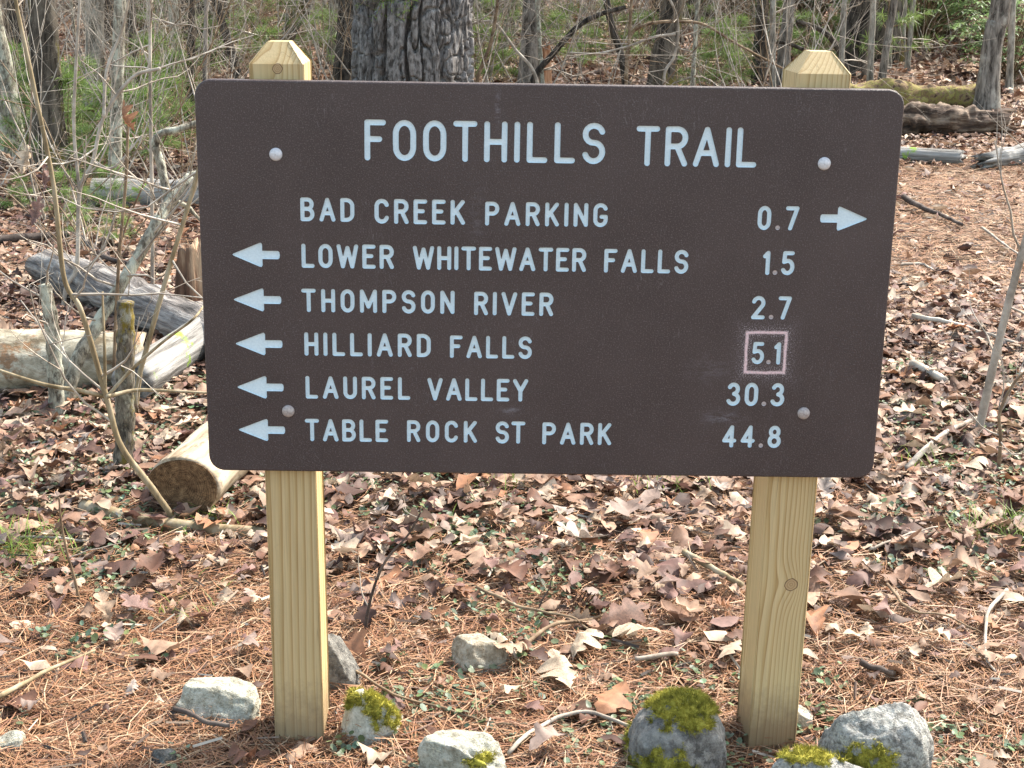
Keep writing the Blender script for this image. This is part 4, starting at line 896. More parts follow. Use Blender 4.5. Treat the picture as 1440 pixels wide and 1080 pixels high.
# bare shrubs of the undergrowth: six shapes, copied
def shrub_mesh(seed, hgt, stems):
    rg = np.random.default_rng(seed); m = MB()
    for _ in range(stems):
        a = rg.uniform(0, 6.28); grow(m, (0.06*math.cos(a), 0.06*math.sin(a), -0.03), (0.45*math.cos(a), 0.45*math.sin(a), 1), hgt*rg.uniform(0.7, 1.1), rg.uniform(0.004, 0.007), 3, rg, 5, 0.12, 0.55, (3, 4), 0.13, 6)
    return m.mesh('bare_shrub')
shr = [shrub_mesh(400+i, h_, n_) for i, (h_, n_) in enumerate(((1.6, 4), (2.1, 4), (1.3, 5), (2.4, 3), (1.8, 5), (2.7, 3)))]
for i, q in enumerate(shr): q.materials.append(MAT['twig_grey'] if i % 3 else MAT['twig_brown'])
def put_shrub(x_, y_, s_, rg, label, group):
    ki = int(rg.integers(0, 6)); mk = beyond(720+(x_-CAM[0])/(y_-CAM[1])*FPX); label = ('low brown', 'tall grey', 'bushy grey', 'tall brown', 'spreading grey', 'lanky grey')[ki]+' '+label+mk; group = group+' beyond '+mk
    o = obj('bare_shrub', shr[ki], None, None, (x_, y_, float(H(x_, y_)))); o.rotation_euler = (rg.normal(0, 0.06), rg.normal(0, 0.06), rg.uniform(0, 6.28)); o.scale = (s_,)*3
    tag(o, label, 'shrub', group)
rg = np.random.default_rng(91)
for _ in range(20):
    px = rg.uniform(-60, 300); dist = rg.uniform(6.0, 12.5); put_shrub(CAM[0]+(px-720)/FPX*dist, CAM[1]+dist, rg.uniform(0.6, 1.0), rg, 'bare shrub in the left thicket beside ', 'bare shrubs left of the sign')
for _ in range(150):
    px = rg.uniform(200, 1240); dist = rg.uniform(10.5, 30); put_shrub(CAM[0]+(px-720)/FPX*dist, CAM[1]+dist, rg.uniform(0.7, 1.2), rg, 'bare shrub in the undergrowth behind the sign, beyond ', 'bare shrubs behind the sign')
for _ in range(18):
    px = rg.uniform(1150, 1500); dist = rg.uniform(14.5, 30); put_shrub(CAM[0]+(px-720)/FPX*dist, CAM[1]+dist, rg.uniform(0.6, 1.0), rg, 'bare shrub on the bank across the clearing, beyond ', 'bare shrubs on the far bank')

# young pines: long soft needles in tufts
def pine_mesh(seed, hgt, whorls):
    rg = np.random.default_rng(seed); sm = MB(); nm = MB()
    def tuft(c_, d, nn, L):
        dr = rg.normal(0, 0.75, (nn, 3))+d; dr /= np.linalg.norm(dr, axis=1)[:, None]; s_ = np.cross(dr, rg.normal(size=(nn, 3))); s_ /= np.linalg.norm(s_, axis=1)[:, None]
        ll = L*rg.uniform(0.7, 1.2, (nn, 1)); mid = c_+dr*ll*0.55; tip = c_+dr*ll+np.array([0, 0, -0.18])*ll
        V = np.stack([c_-s_*0.0014, c_+s_*0.0014, mid-s_*0.0014, mid+s_*0.0014, tip+0*s_], 1).reshape(-1, 3); o5 = 5*np.arange(nn)[:, None]
        nm.add(V, o5+np.array([[0, 1, 3, 2]]), o5+np.array([[2, 3, 4]]), np.repeat(np.array([0.23, 0.32, 0.10])*rg.uniform(0.7, 1.25, (nn, 1))*[1, 1, 1], 5, 0))
    sm.add(*tube([[0, 0, -0.03], [0.01, 0, hgt*0.5], [0, 0.01, hgt]], [0.012*hgt, 0.008*hgt, 0.003*hgt], 5, False))
    for z in np.linspace(0.18, 1.0, whorls)*hgt:
        for a in rg.uniform(0, 6.28, 5):
            L = 0.38*hgt*(1.08-z/hgt)+0.05; d = np.array([math.cos(a), math.sin(a), 0.35]); p = np.array([0, 0, z]); e = p+d*L
            sm.add(*tube([p, (p+e)/2+[0, 0, -0.02], e], [0.004*hgt, 0.003*hgt, 0.002*hgt], 3, False))
            for t in (0.5, 0.75, 1.0): tuft(p+d*L*t, d*0.9, 22, 0.10)
    tuft(np.array([0, 0, hgt]), np.array([0, 0, 1.2]), 40, 0.11)
    return sm.mesh('stem'), nm.mesh('needles', False)
pm = [pine_mesh(500+i, h_, w_) for i, (h_, w_) in enumerate(((1.0, 5), (0.7, 4), (0.35, 3), (1.4, 6)))]
for a, b_ in pm: a.materials.append(MAT['twig_brown']); b_.materials.append(MAT['green'])
def put_pine(px, py, hpx, label, group, k=None):
    g = gp(px, py); hm = hpx*mpp(g); k = int(np.argmin([abs(hm-h_) for h_ in (1.0, 0.7, 0.35, 1.4)])) if k is None else k
    root = empty('young_pine', g, rg.uniform(0, 6.28)); s_ = hm/(1.0, 0.7, 0.35, 1.4)[k]; root.scale = (s_,)*3; tag(root, label, 'pine seedling', group)
    obj('stem', pm[k][0], None, root); obj('needles', pm[k][1], None, root)
for px, py, h_ in ((40, 236, 120), (100, 232, 110), (30, 170, 90), (112, 190, 90), (150, 230, 90), (205, 236, 95), (236, 215, 90), (100, 312, 60), (158, 300, 55), (215, 165, 95), (128, 262, 70), (80, 205, 90), (200, 190, 90), (250, 170, 80), (58, 190, 90), (235, 130, 70), (30, 300, 45), (110, 338, 45), (165, 345, 50)):
    put_pine(px, py, h_, 'young green pine in the thicket left of the sign, beside '+beyond(px), 'young pines beside '+beyond(px))
put_pine(1006, 132, 78, 'bright green young pine spraying long needles above the sign', None); put_pine(952, 130, 42, 'small low young pine beside the bright spraying one', None)
for px, py, h_ in ((345, 90, 60), (380, 110, 60), (455, 100, 70), (690, 100, 90), (720, 85, 80), (650, 70, 80), (1030, 95, 60), (1130, 90, 60), (860, 70, 60), (480, 60, 60), (300, 110, 70), (800, 55, 60), (980, 50, 70), (320, 60, 60), (420, 70, 60), (560, 50, 60), (670, 120, 70), (705, 118, 60), (780, 90, 60), (830, 100, 50), (905, 90, 60), (1045, 118, 50), (1085, 70, 60), (1160, 110, 50), (1190, 70, 60), (740, 60, 70), (620, 60, 60), (440, 45, 60), (365, 45, 60), (1270, 75, 70), (1330, 60, 80), (290, 70, 60)):
    put_pine(px, py, h_, 'young pine far back behind the sign, beyond '+beyond(px), 'young pines beyond '+beyond(px))
for _ in range(34):
    px = rg.uniform(260, 1260); dist = rg.uniform(13.5, 30); g = np.array([CAM[0]+(px-720)/FPX*dist, CAM[1]+dist, 0.0]); k = int(rg.integers(0, 4)); root = empty('young_pine', (g[0], g[1], float(H(g[0], g[1]))), rg.uniform(0, 6.28)); s_ = rg.uniform(0.8, 1.3); root.scale = (s_,)*3
    tag(root, ('waist high', 'knee high', 'tiny', 'head high')[k]+' young pine in the undergrowth beyond '+beyond(px), 'pine seedling', 'young pines in the undergrowth beyond '+beyond(px)); obj('stem', pm[k][0], None, root); obj('needles', pm[k][1], None, root)
for _ in range(46):
    px = rg.uniform(-60, 1300); dist = rg.uniform(11.5, 24); x_ = CAM[0]+(px-720)/FPX*dist; y_ = CAM[1]+dist; k = 2 if rg.random() < 0.5 else 4; (mt_, mc_), _, lb_ = ft[k]
    root = empty('slender_tree', (x_, y_, float(H(x_, y_))), rg.uniform(0, 6.28)); root.scale = (0.45, 0.45, 0.7); tag(root, ('slender pale tree in the undergrowth beyond ' if k == 2 else 'slender lichen spotted tree in the undergrowth beyond ')+beyond(px), 'tree', 'slender trees beyond '+beyond(px)); obj('trunk', mt_, None, root); obj('crown', mc_, None, root)
# broad leaved evergreens
def laurel_mesh(seed, hgt, wid, n_tips):
    rg = np.random.default_rng(seed); sm = MB(); lm = MB(); tips = []
    for _ in range(n_tips):
        u = rg.normal(size=3); u /= np.linalg.norm(u); u *= rg.uniform(0.5, 1.0); e = np.array([u[0]*wid, u[1]*wid, hgt*0.5+u[2]*hgt*0.46]); tips.append(e)
        if rg.random() < 0.08: sm.add(*tube([[0, 0, -0.05], e*[0.3, 0.3, 0.5], e], [0.018, 0.011, 0.004], 4, False))
    for e in tips:
        for a in np.linspace(0, 6.28, 8)[:-1]+rg.uniform(0, 1):
            d = np.array([math.cos(a), math.sin(a), rg.uniform(-0.35, 0.5)]); d /= np.linalg.norm(d); s_ = np.cross(d, [0, 0, 1]); s_ /= np.linalg.norm(s_); L = rg.uniform(0.07, 0.12); wv = L*0.19; dn = np.array([0, 0, -0.25*L])
            lm.add([e, e+d*L*0.5-s_*wv, e+d*L*0.5+s_*wv, e+d*L+dn, e+d*L*0.5+np.array([0, 0, -0.15*wv])], None, [[0, 1, 4], [0, 4, 2], [1, 3, 4], [4, 3, 2]], np.array([0.15, 0.23, 0.085])*rg.uniform(0.6, 1.5))
    return sm.mesh('stems'), lm.mesh('foliage')
lmsh = [laurel_mesh(600+i, h_, w_, n_) for i, (h_, w_, n_) in enumerate(((1.7, 1.0, 420), (2.2, 1.3, 620), (1.1, 0.8, 260)))]
for a, b_ in lmsh: a.materials.append(MAT['twig_brown']); b_.materials.append(MAT['green'])
def put_laurel(px, dist, k, s_, label, group):
    x_ = CAM[0]+(px-720)/FPX*dist; y_ = CAM[1]+dist; root = empty('evergreen_shrub', (x_, y_, float(H(x_, y_))), rg.uniform(0, 6.28)); root.scale = (s_,)*3; tag(root, label, 'shrub', group)
    obj('stems', lmsh[k][0], None, root); obj('foliage', lmsh[k][1], None, root)
put_laurel(1300, 17.5, 1, 1.0, 'dense glossy leaved evergreen shrub above the mossy log', None)
put_laurel(1345, 19.5, 1, 1.1, 'tall evergreen shrub behind the glossy leaved one', None)
put_laurel(1432, 15.0, 2, 0.8, 'low leafy evergreen right of the leaning blotched tree', None)
put_laurel(1150, 20.0, 0, 1.1, 'loose evergreen shrub left of the thick black trunk', None)
for _ in range(60):
    px = rg.uniform(-80, 1520); kl = int(rg.integers(0, 3))
    put_laurel(px, rg.uniform(19, 46), kl, rg.uniform(0.7, 1.3), ('rounded', 'tall', 'low')[kl]+' evergreen shrub far back among the trees beyond '+beyond(px), 'evergreen shrubs beyond '+beyond(px))

# ------------------------------------------------------------------ leaf litter
def leaf_template(kind, rows, seed, curl, bend, across=3, lobes=4, deep=None):
    """a leaf one unit long: lobed oak or plain oval, curled and crumpled"""
    rg = np.random.default_rng(seed); t = np.linspace(0, 1, rows); env = np.sin(math.pi*np.clip(t, 0.03, 0.985))**0.75*(0.6+0.55*t)
    uu = np.linspace(-1, 1, across); V = []; tw = rg.normal(0, 0.35); ph = rg.uniform(-0.06, 0.06, 2); cr = rg.normal(0, 1, (4, 3)); wmax = rg.uniform(0.30, 0.40); dp = rg.uniform(0.2, 0.5) if deep is None else deep
    for i in range(rows):
        for u in uu:
            sd_ = 0 if u < 0 else 1
            if kind == 'oak':
                lob = abs(math.sin(math.pi*(t[i]*lobes+ph[sd_])))**0.8; w_ = wmax*env[i]*(dp+(1.12-dp)*lob)*(1 if 0 < i < rows-1 else 0.15); y_ = t[i]-0.5+0.10*abs(u)*lob
            else: w_ = 0.25*math.sin(math.pi*min(max(t[i], 0.015), 0.985))**0.85; y_ = t[i]-0.5
            x_ = u*w_
            z_ = curl*x_*x_*4.2+curl*abs(x_)*0.5+bend*y_*y_*1.3+tw*x_*y_*1.3
            for a in cr: z_ += 0.03*math.sin(a[0]*3+x_*(6+5*abs(a[1]))+y_*(5+5*abs(a[2])))
            V.append((x_, y_, z_-0.012*(1-abs(u))))
    V = np.array(V); Q = [(across*i+q, across*i+q+1, across*(i+1)+q+1, across*(i+1)+q) for i in range(rows-1) for q in range(across-1)]
    return V, np.array(Q)
PAL = np.array([(0.47, 0.375, 0.285), (0.33, 0.225, 0.16), (0.235, 0.142, 0.098), (0.14, 0.073, 0.05), (0.07, 0.039, 0.031), (0.27, 0.205, 0.175), (0.29, 0.145, 0.08), (0.18, 0.105, 0.09)])
def scatter_leaves(name, X, Y, size, temps, rg, layer, pw, tilt=0.21):
    m = MB(); which = rg.integers(0, len(temps), len(X)); Z = ground_z(X, Y)
    for k_, (V, Q) in enumerate(temps):
        s_ = np.where(which == k_)[0]; n_ = len(s_)
        if not n_: continue
        yaw = rg.uniform(0, 6.28, n_); tl = np.abs(rg.normal(0, tilt, n_)); ta = rg.uniform(0, 6.28, n_)
        ca, sa = np.cos(yaw), np.sin(yaw); Rz = np.zeros((n_, 3, 3)); Rz[:, 0, 0] = ca; Rz[:, 0, 1] = -sa; Rz[:, 1, 0] = sa; Rz[:, 1, 1] = ca; Rz[:, 2, 2] = 1
        ux, uy = np.cos(ta), np.sin(ta); c_, s2 = np.cos(tl), np.sin(tl); Kx = np.zeros((n_, 3, 3)); Kx[:, 0, 2] = uy; Kx[:, 1, 2] = -ux; Kx[:, 2, 0] = -uy; Kx[:, 2, 1] = ux
        Rm = np.eye(3)[None]+s2[:, None, None]*Kx+(1-c_)[:, None, None]*(Kx@Kx)
        W = np.einsum('nij,nkj->nki', Rm@Rz, V[None]*size[s_][:, None, None]*np.array([1, 1, 1.0]))
        lift = layer*rg.random(n_)+size[s_]*0.16*np.sin(tl)+0.004
        W += np.stack([X[s_], Y[s_], Z[s_]+lift], -1)[:, None]
        cc = PAL[rg.choice(len(PAL), n_, p=pw)]*rg.uniform(0.75, 1.2, (n_, 1)); nv = len(V)
        m.add(W.reshape(-1, 3), (np.arange(n_)[:, None, None]*nv+Q[None]).reshape(-1, 4), None, np.repeat(cc, nv, 0)*rg.uniform(0.72, 1.2, (n_*nv, 1)))
    return m
T_lo = [leaf_template('oak' if i % 3 else 'oval', 10 if i % 3 else 5, 700+i, rg.uniform(-0.8, 0.5), rg.uniform(-0.8, 0.5), 3, 2.5+(i % 2)*0.5) for i in range(24)]
T_far = [leaf_template('oval', 4, 760+i, rg.uniform(-0.5, 1.0), rg.uniform(-0.6, 0.9)) for i in range(8)]
def needle_zone(x, y):
    """1 where pine needles cover the floor, 0 where leaves do"""
    n_ = fbm(np.stack([x*1.1, y*1.1, 0*x], -1), 3, 51)
    a = 1/(1+np.exp((y-0.75+0.5*n_)*4.5))
    path = 1/(1+np.exp(-(x-1.35-0.12*(y-4)+0.5*n_)*5))/(1+np.exp(-(y-3.7+0.6*n_)*4))/(1+np.exp((y-7.7+0.6*n_)*3))
    return np.clip(np.maximum(a, path), 0, 1)
PW = np.array([0.14, 0.18, 0.2, 0.15, 0.1, 0.12, 0.06, 0.09]); PW /= PW.sum()
def sample(n_, d0, d1, wide=1.45, power=1.0):
    q = np.linspace(d0, d1, 400); hw = 0.335*1.06*q+1.1; cdf = np.cumsum(hw); d = np.interp(rng.random(n_), cdf/cdf[-1], q)
    return CAM[0]+(0.335*1.06*d+1.1)*rng.uniform(-1, 1, n_), CAM[1]+d
LIT = []
def clear_of(x, y):
    k = np.ones(len(x), bool)
    for ex, ey, er in EXCL: k &= (x-ex)**2+(y-ey)**2 > er*er
    return k
X, Y = sample(25500, 2.2, 6.5); keep = (rng.random(len(X)) > 0.90*np.minimum(1.06*needle_zone(X, Y), 1.0)) & clear_of(X, Y); X, Y = X[keep], Y[keep]; LIT.append(scatter_leaves('', X, Y, np.clip(rng.lognormal(-3.1, 0.45, len(X)), 0.016, 0.11), T_lo, rng, 0.036, PW))
X, Y = sample(27000, 6.5, 13); keep = rng.random(len(X)) > 0.9*needle_zone(X, Y); X, Y = X[keep], Y[keep]; LIT.append(scatter_leaves('', X, Y, rng.uniform(0.035, 0.095, len(X)), T_lo[::4]+T_far, rng, 0.035, PW))
X, Y = sample(29000, 13, 26, 1.3); LIT.append(scatter_leaves('', X, Y, rng.uniform(0.06, 0.12, len(X)), T_far, rng, 0.05, PW, 0.5))
X, Y = sample(12000, 26, 52, 1.2); LIT.append(scatter_leaves('', X, Y, rng.uniform(0.10, 0.18, len(X)), T_far, rng, 0.06, PW, 0.5))
allm = MB()
for q in LIT:
    off = allm.n
    for V_, C_ in zip(q.V, q.C): allm.V.append(V_); allm.C.append(C_); allm.n += len(V_)
    for Q_ in q.Q: allm.Q.append(Q_+off)
tag(obj('leaf_litter', allm.mesh('leaf_litter'), MAT['leaf']), 'deep litter of dry brown oak leaves covering the forest floor', 'leaf litter', kind='stuff')
# individual leaves on top
kinds = [('pale tan', (0.54, 0.44, 0.33)), ('light brown', (0.38, 0.275, 0.195)), ('dark brown', (0.17, 0.095, 0.07)), ('grey weathered', (0.40, 0.34, 0.30)), ('rust brown', (0.36, 0.19, 0.11)), ('purplish brown', (0.26, 0.165, 0.145))]
lmesh = []
for kn, kc in kinds:
    row = []
    for i in range(5):
        V, Q = leaf_template('oak', 23, 800+i, rg.uniform(-0.7, 0.55), rg.uniform(-0.6, 0.5), 5, (3.5, 3.0, 4.0, 3.5, 4.5)[i], 0.2); stem_v, stem_q, _ = tube([[0, -0.5, 0.0], [0.01, -0.62, 0.01], [0.03, -0.7, 0.03]], [0.014, 0.012, 0.009], 4, False)
        vcol = np.array(kc)[None]*rg.uniform(0.72, 1.15, (len(V), 1)); vcol[2::5] *= 0.62
        m = MB(); m.add(V, Q, None, vcol); m.add(stem_v, stem_q, None, np.array(kc)*0.6); me = m.mesh('fallen_leaf'); me.materials.append(MAT['leaf']); row.append(me)
    lmesh.append(row)
def put_leaf(px, py, size_px, k, i, yaw, tx, ty, label=None, group=None, lift=0.016):
    g = gp(px, py); s_ = size_px*mpp(g); o = obj('fallen_leaf', lmesh[k][i], None, None, (g[0], g[1], float(ground_z(g[:1], g[1:2])[0])+lift+0.2*s_*(abs(tx)+abs(ty))))
    o.rotation_euler = (tx, ty, yaw); o.scale = (s_*0.95, s_, s_*0.8); tag(o, label, 'leaf', group); return o
for q in ((790, 972, 84, 0, 0, 0.3, 0.2, 0.1, 'pale lobed oak leaf lying on the needles below the oak twig'), (815, 930, 78, 0, 1, -0.5, 0.3, -0.2, 'pale oak leaf attached near the tip of the leafy oak twig'),
          (893, 915, 92, 0, 2, 0.8, -0.3, 0.3, 'large cream oak leaf with a ragged edge behind the mossy boulder'), (872, 893, 90, 2, 3, -0.9, 0.2, 0.5, 'dark red brown oak leaf behind the cream ragged leaf'),
          (726, 938, 74, 1, 4, 2.4, 0.5, 0.2, 'curled brown oak leaf against the tan angular stone'), (198, 875, 56, 5, 0, 1.2, 0.2, 0.1, 'star shaped mauve leaf on the needles left of the left post'),
          (150, 882, 52, 1, 1, 0.6, 0.9, 0.0, 'folded yellow brown leaf beside the star shaped mauve leaf'), (1336, 836, 78, 0, 3, 1.9, 0.1, 0.2, 'pale maple-like leaf lying right of the right post'),
          (1366, 668, 88, 0, 2, -1.2, 0.1, -0.1, 'big pale oak leaf below the slim brown sapling'), (1384, 604, 50, 5, 1, 0.0, 1.3, 0.2, 'upright purplish leaf at the foot of the slim brown sapling'),
          (1290, 600, 60, 0, 4, 1.5, 0.3, 0.1, 'pale pointed leaf beside the short branch stub'), (820, 780, 70, 3, 0, 1.5, 0.1, 0.2, 'grey brown veined leaf on the litter below the middle of the sign'),
          (605, 705, 80, 1, 2, 2.2, 0.3, 0.1, 'broad tan leaf on the litter under the sign board'), (1165, 690, 60, 0, 1, -0.4, 0.4, 0.2, 'cream leaf propped beside the right post')): put_leaf(*q, lift=0.034)
LAND = [(n_, gp(*p_)) for n_, p_ in (('the flat pale stone', (300, 1000)), ('the left post', (425, 1030)), ('the white mossy rock', (520, 1030)), ('the tan angular stone', (675, 930)), ('the blocky pale stone', (650, 1060)),
        ('the mossy boulder', (955, 1050)), ('the right post', (1085, 1050)), ('the lichen speckled rock', (1245, 1050)), ('the sawn tan log', (265, 725)), ('the mossy broken trunk', (173, 660)), ('the grey broken stub', (80, 586)),
        ('the slim brown sapling', (1375, 612)), ('the long grey branch', (1350, 470)), ('the bleached kinked stick', (1390, 900)), ('the black pine cone', (828, 866)), ('the thin black seedling', (512, 895)), ('the thin dark seedling', (116, 850)),
        ('the smooth grey brown stick', (1000, 815)), ('the green grass tuft', (30, 790)), ('the straw coloured stick', (1270, 775)))]
n_l = 0
while n_l < 240:
    z_ = rg.random()
    if z_ < 0.62: px, py = rg.uniform(0, 1440), 690+390*rg.random()**1.7
    elif z_ < 0.82: px, py = rg.uniform(0, 290), rg.uniform(570, 700)
    else: px, py = rg.uniform(1235, 1440), rg.uniform(440, 700)
    g = gp(px, py)
    if (py > 780 and rg.random() < 0.8) or not clear_of(g[:1], g[1:2])[0]: continue
    k = int(rg.choice(6, p=(0.26, 0.24, 0.14, 0.14, 0.1, 0.12)))
    near = min(LAND, key=lambda q: np.hypot(*(q[1]-g)[:2]))[0]; lab_ = kinds[k][0]+' oak leaf lying on the litter near '+near
    put_leaf(px, py, rg.uniform(0.036, 0.08)/mpp(g), k, int(rg.integers(0, 5)), rg.uniform(0, 6.28), rg.normal(0, 0.28), rg.normal(0, 0.28), lab_, 'fallen leaves near '+near, 0.024); n_l += 1
# tan leaves still hanging on the saplings left
for q in ((34, 228, 0, 0.4, 'withered pale leaf hanging on the tall olive sapling'), (62, 250, 5, 1.0, 'drooping mauve leaf hanging on the tall olive sapling'), (50, 300, 5, 0.1, 'long shrivelled oak leaf hanging low on the tall olive sapling'), (176, 168, 4, 2.6, 'curled russet leaf at the tip of the thin straight stem')):
    p = pl(q[0], q[1], gp(268, 742)[1]); o = obj('hanging_leaf', lmesh[q[2]][int(q[3]*2) % 5], None, None, p); o.rotation_euler = (1.3, 0.3, q[3]); o.scale = (0.045, 0.07, 0.08); tag(o, q[4], 'leaf')

# pine needles
def needles(n_, d0, d1, wide, keepf, lo=0.07, hi=0.15, wd=0.0009, layer=0.016):
    X, Y = sample(n_, d0, d1, wide); k = rng.random(n_) < keepf(X, Y); X, Y = X[k], Y[k]; n_ = len(X); a = rng.uniform(0, 6.28, n_)+0.0; L = rng.uniform(lo, hi, n_); bn = rng.normal(0, 0.22, n_)
    t = np.linspace(-0.5, 0.5, 3); dx, dy = np.cos(a), np.sin(a); Z0 = ground_z(X, Y)+layer*rng.random(n_)+0.003; slope = rng.normal(0, 0.10, n_)
    along = t[None]*L[:, None]; side = bn[:, None]*(t[None]**2)*L[:, None]*1.6
    cx_ = X[:, None]+dx[:, None]*along-dy[:, None]*side; cy_ = Y[:, None]+dy[:, None]*along+dx[:, None]*side; cz = Z0[:, None]+slope[:, None]*along+0.004*(0.25-t**2)[None]
    zz = ground_z(cx_.ravel(), cy_.ravel()).reshape(cx_.shape)+0.002; cz = np.maximum(cz, zz)
    ws = wd*np.array([0.7, 1.1, 0.5]); lx, ly = -dy[:, None]*ws, dx[:, None]*ws
    V = np.stack([np.stack([cx_-lx, cy_-ly, cz], -1), np.stack([cx_+lx, cy_+ly, cz+0.0005], -1)], 2).reshape(-1, 3)
    b0 = 6*np.arange(n_)[:, None]; Q = np.concatenate([b0+np.array([[2*i, 2*i+1, 2*i+3, 2*i+2]]) for i in range(2)])[:, ::-1]
    pal = np.array([(0.28, 0.135, 0.068), (0.36, 0.20, 0.105), (0.19, 0.085, 0.047), (0.42, 0.30, 0.19), (0.10, 0.054, 0.036)]); C = pal[rng.choice(5, n_, p=(0.3, 0.26, 0.2, 0.14, 0.1))]*rng.uniform(0.75, 1.2, (n_, 1))
    return V, Q, np.repeat(C, 6, 0)
nm = MB()
for args in ((92000, 2.1, 4.0, 1.3, lambda x, y: 0.12+0.88*needle_zone(x, y)), (95000, 4.0, 11.0, 1.2, lambda x, y: 0.06+0.94*needle_zone(x, y), 0.08, 0.16, 0.0018)):
    V, Q, C = needles(*args); nm.add(V, Q, None, C)
tag(obj('pine_needles', nm.mesh('pine_needles', False), MAT['needle']), 'orange brown fallen pine needles matted over the ground', 'pine needles', kind='stuff')
# small green plants, grass wisps and crumbs of litter
gm = MB(); X, Y = sample(4200, 2.2, 5.0, 1.3); nzv = fbm(np.stack([X*2.2, Y*2.2, 0*X], -1), 3, 61); ok = nzv > -0.08; X, Y = X[ok], Y[ok]
for x_, y_ in zip(X, Y):
    for _ in range(rng.integers(4, 11)):
        a = rng.uniform(0, 6.28); rr = rng.uniform(0, 0.045); cx_, cy_ = x_+rr*math.cos(a), y_+rr*math.sin(a); z_ = float(H(cx_, cy_))+rng.uniform(0.014, 0.03); L = rng.uniform(0.004, 0.009); b2_ = rng.uniform(0, 6.28)
        n_ = 7; th = np.arange(n_)*2*math.pi/n_; tl = rng.normal(0, 0.35, 2)
        V = np.column_stack([cx_+L*np.cos(th)*math.cos(b2_)-0.75*L*np.sin(th)*math.sin(b2_), cy_+L*np.cos(th)*math.sin(b2_)+0.75*L*np.sin(th)*math.cos(b2_), np.full(n_, z_)]); V[:, 2] += (V[:, 0]-cx_)*tl[0]+(V[:, 1]-cy_)*tl[1]
        gm.add(np.vstack([V, [cx_, cy_, z_-0.001]]), None, np.stack([np.full(n_, n_), np.arange(n_), (np.arange(n_)+1) % n_], 1), np.array([0.17, 0.225, 0.115])*rng.uniform(0.5, 1.3)*np.array([rng.uniform(0.8, 1.25), 1, rng.uniform(0.8, 1.5)]))
tag(obj('ground_cover', gm.mesh('ground_cover', False), MAT['green']), 'tiny round leaved green plants creeping through the needles', 'ground cover', kind='stuff')
wm = MB()
for px, py, nb, hh_ in ((25, 790, 90, 0.09), (60, 782, 60, 0.07), (215, 762, 30, 0.05), (1412, 752, 60, 0.08), (1385, 760, 40, 0.06), (320, 742, 30, 0.06), (640, 760, 25, 0.05), (1300, 655, 30, 0.07), (930, 690, 40, 0.08), (270, 862, 25, 0.05), (700, 690, 40, 0.07)):
    g = gp(px, py)
    for _ in range(nb):
        o_ = g+np.array([rng.normal(0, 0.05), rng.normal(0, 0.05), 0.0]); a = rng.uniform(0, 6.28); L = hh_*rng.uniform(0.6, 1.3); d = np.array([math.cos(a)*0.8, math.sin(a)*0.8, 1.0]); s_ = np.array([-math.sin(a), math.cos(a), 0])*0.0011
        wm.add([o_-s_, o_+s_, o_+d*L*0.5-s_, o_+d*L*0.5+s_, o_+d*L*[1.1, 1.1, 0.75]], [[0, 1, 3, 2]], [[2, 3, 4]], np.array([0.2, 0.28, 0.06])*rng.uniform(0.7, 1.3))
tag(obj('grass', wm.mesh('grass', False), MAT['green']), 'sparse wisps of green grass in the leaf litter', 'grass', kind='stuff')
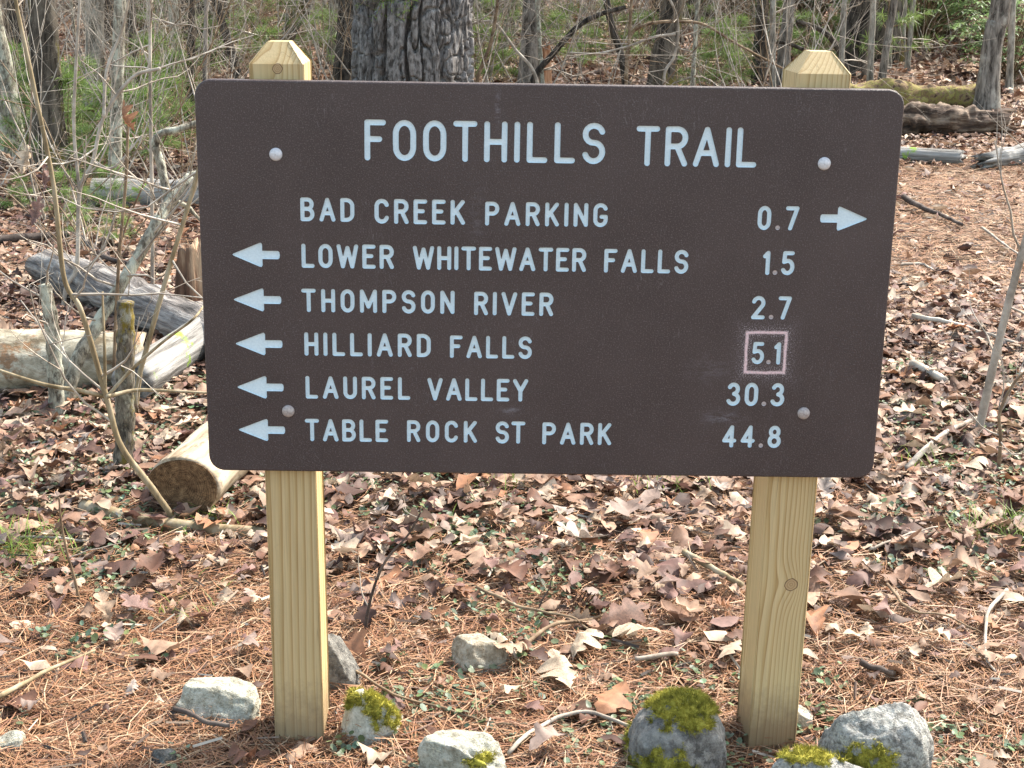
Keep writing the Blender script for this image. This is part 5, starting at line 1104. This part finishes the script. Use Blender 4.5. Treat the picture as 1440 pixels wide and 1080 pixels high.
# crumbs: short bits of twig, bark and leaf fragments
cmb = MB(); X, Y = sample(6500, 2.2, 9.0, 1.3); Z = ground_z(X, Y); A_ = rng.uniform(0, 6.28, len(X)); L_ = rng.uniform(0.01, 0.07, len(X)); n_ = len(X)
d = np.stack([np.cos(A_), np.sin(A_), rng.normal(0, 0.2, n_)], -1)*L_[:, None]/2; s_ = np.stack([-np.sin(A_), np.cos(A_), 0*A_], -1)*rng.uniform(0.001, 0.0035, (n_, 1)); c_ = np.stack([X, Y, Z+0.006+rng.random(n_)*0.02], -1); u_ = np.zeros((n_, 3)); u_[:, 2] = np.linalg.norm(s_, axis=1)*1.2
V = np.stack([c_-d-s_, c_-d+s_, c_-d+u_, c_+d-s_, c_+d+s_, c_+d+u_], 1).reshape(-1, 3); b0 = 6*np.arange(n_)[:, None]
Q = np.concatenate([b0+[[0, 3, 5, 2]], b0+[[1, 2, 5, 4]], b0+[[0, 1, 4, 3]]]); T = np.concatenate([b0+[[0, 2, 1]], b0+[[3, 4, 5]]])
cmb.add(V, Q, T, np.repeat(np.array([(0.4, 0.36, 0.3), (0.12, 0.08, 0.06), (0.25, 0.18, 0.13), (0.05, 0.04, 0.035)])[rng.integers(0, 4, n_)], 6, 0))
tag(obj('twig_litter', cmb.mesh('twig_litter', False), MAT['needle']), 'short broken bits of twig and bark strewn over the floor', 'twig litter', kind='stuff')
# pine cones
def cone(px, py, lpx, yaw, label):
    g = gp(px, py); L = lpx*mpp(g); m = MB(); rg_ = np.random.default_rng(int(px))
    for i in range(70):
        t = i/70; a = i*2.4; r = L*0.30*math.sin(math.pi*(0.12+0.85*t))**0.7; p = np.array([(t-0.5)*L, 0.35*r*math.cos(a), 0.35*r*math.sin(a)]); n_ = np.array([0.45, math.cos(a), math.sin(a)]); n_ /= np.linalg.norm(n_); e = p+n_*r; s_ = np.cross(n_, [1, 0, 0]); s_ /= np.linalg.norm(s_)+1e-9; s_ *= L*0.075
        k_ = np.cross(s_, n_); k_ /= np.linalg.norm(k_)+1e-9; k_ *= L*0.02
        m.add([p-s_*0.4, p+s_*0.4, e-s_, e+s_, e+k_+n_*L*0.02, p+k_], [[0, 1, 3, 2], [5, 0, 2, 4]], [[2, 3, 4], [1, 5, 4], [1, 4, 3]])
    o = obj('pine_cone', m.mesh('pine_cone', False), MAT['cone'], None, g+np.array([0, 0, L*0.2])); o.rotation_euler = (0, 0.1, yaw); tag(o, label, 'pine cone')
cone(1383, 405, 24, 0.2, 'dark open pine cone on the needles beyond the slim sapling'); cone(1335, 368, 20, 2.0, 'pine cone lying in the leaves by the needle path'); cone(828, 866, 56, -0.3, 'black weathered pine cone on the needles between the posts'); cone(1332, 1036, 26, 1.2, 'small red brown cone beside the lichen speckled rock')
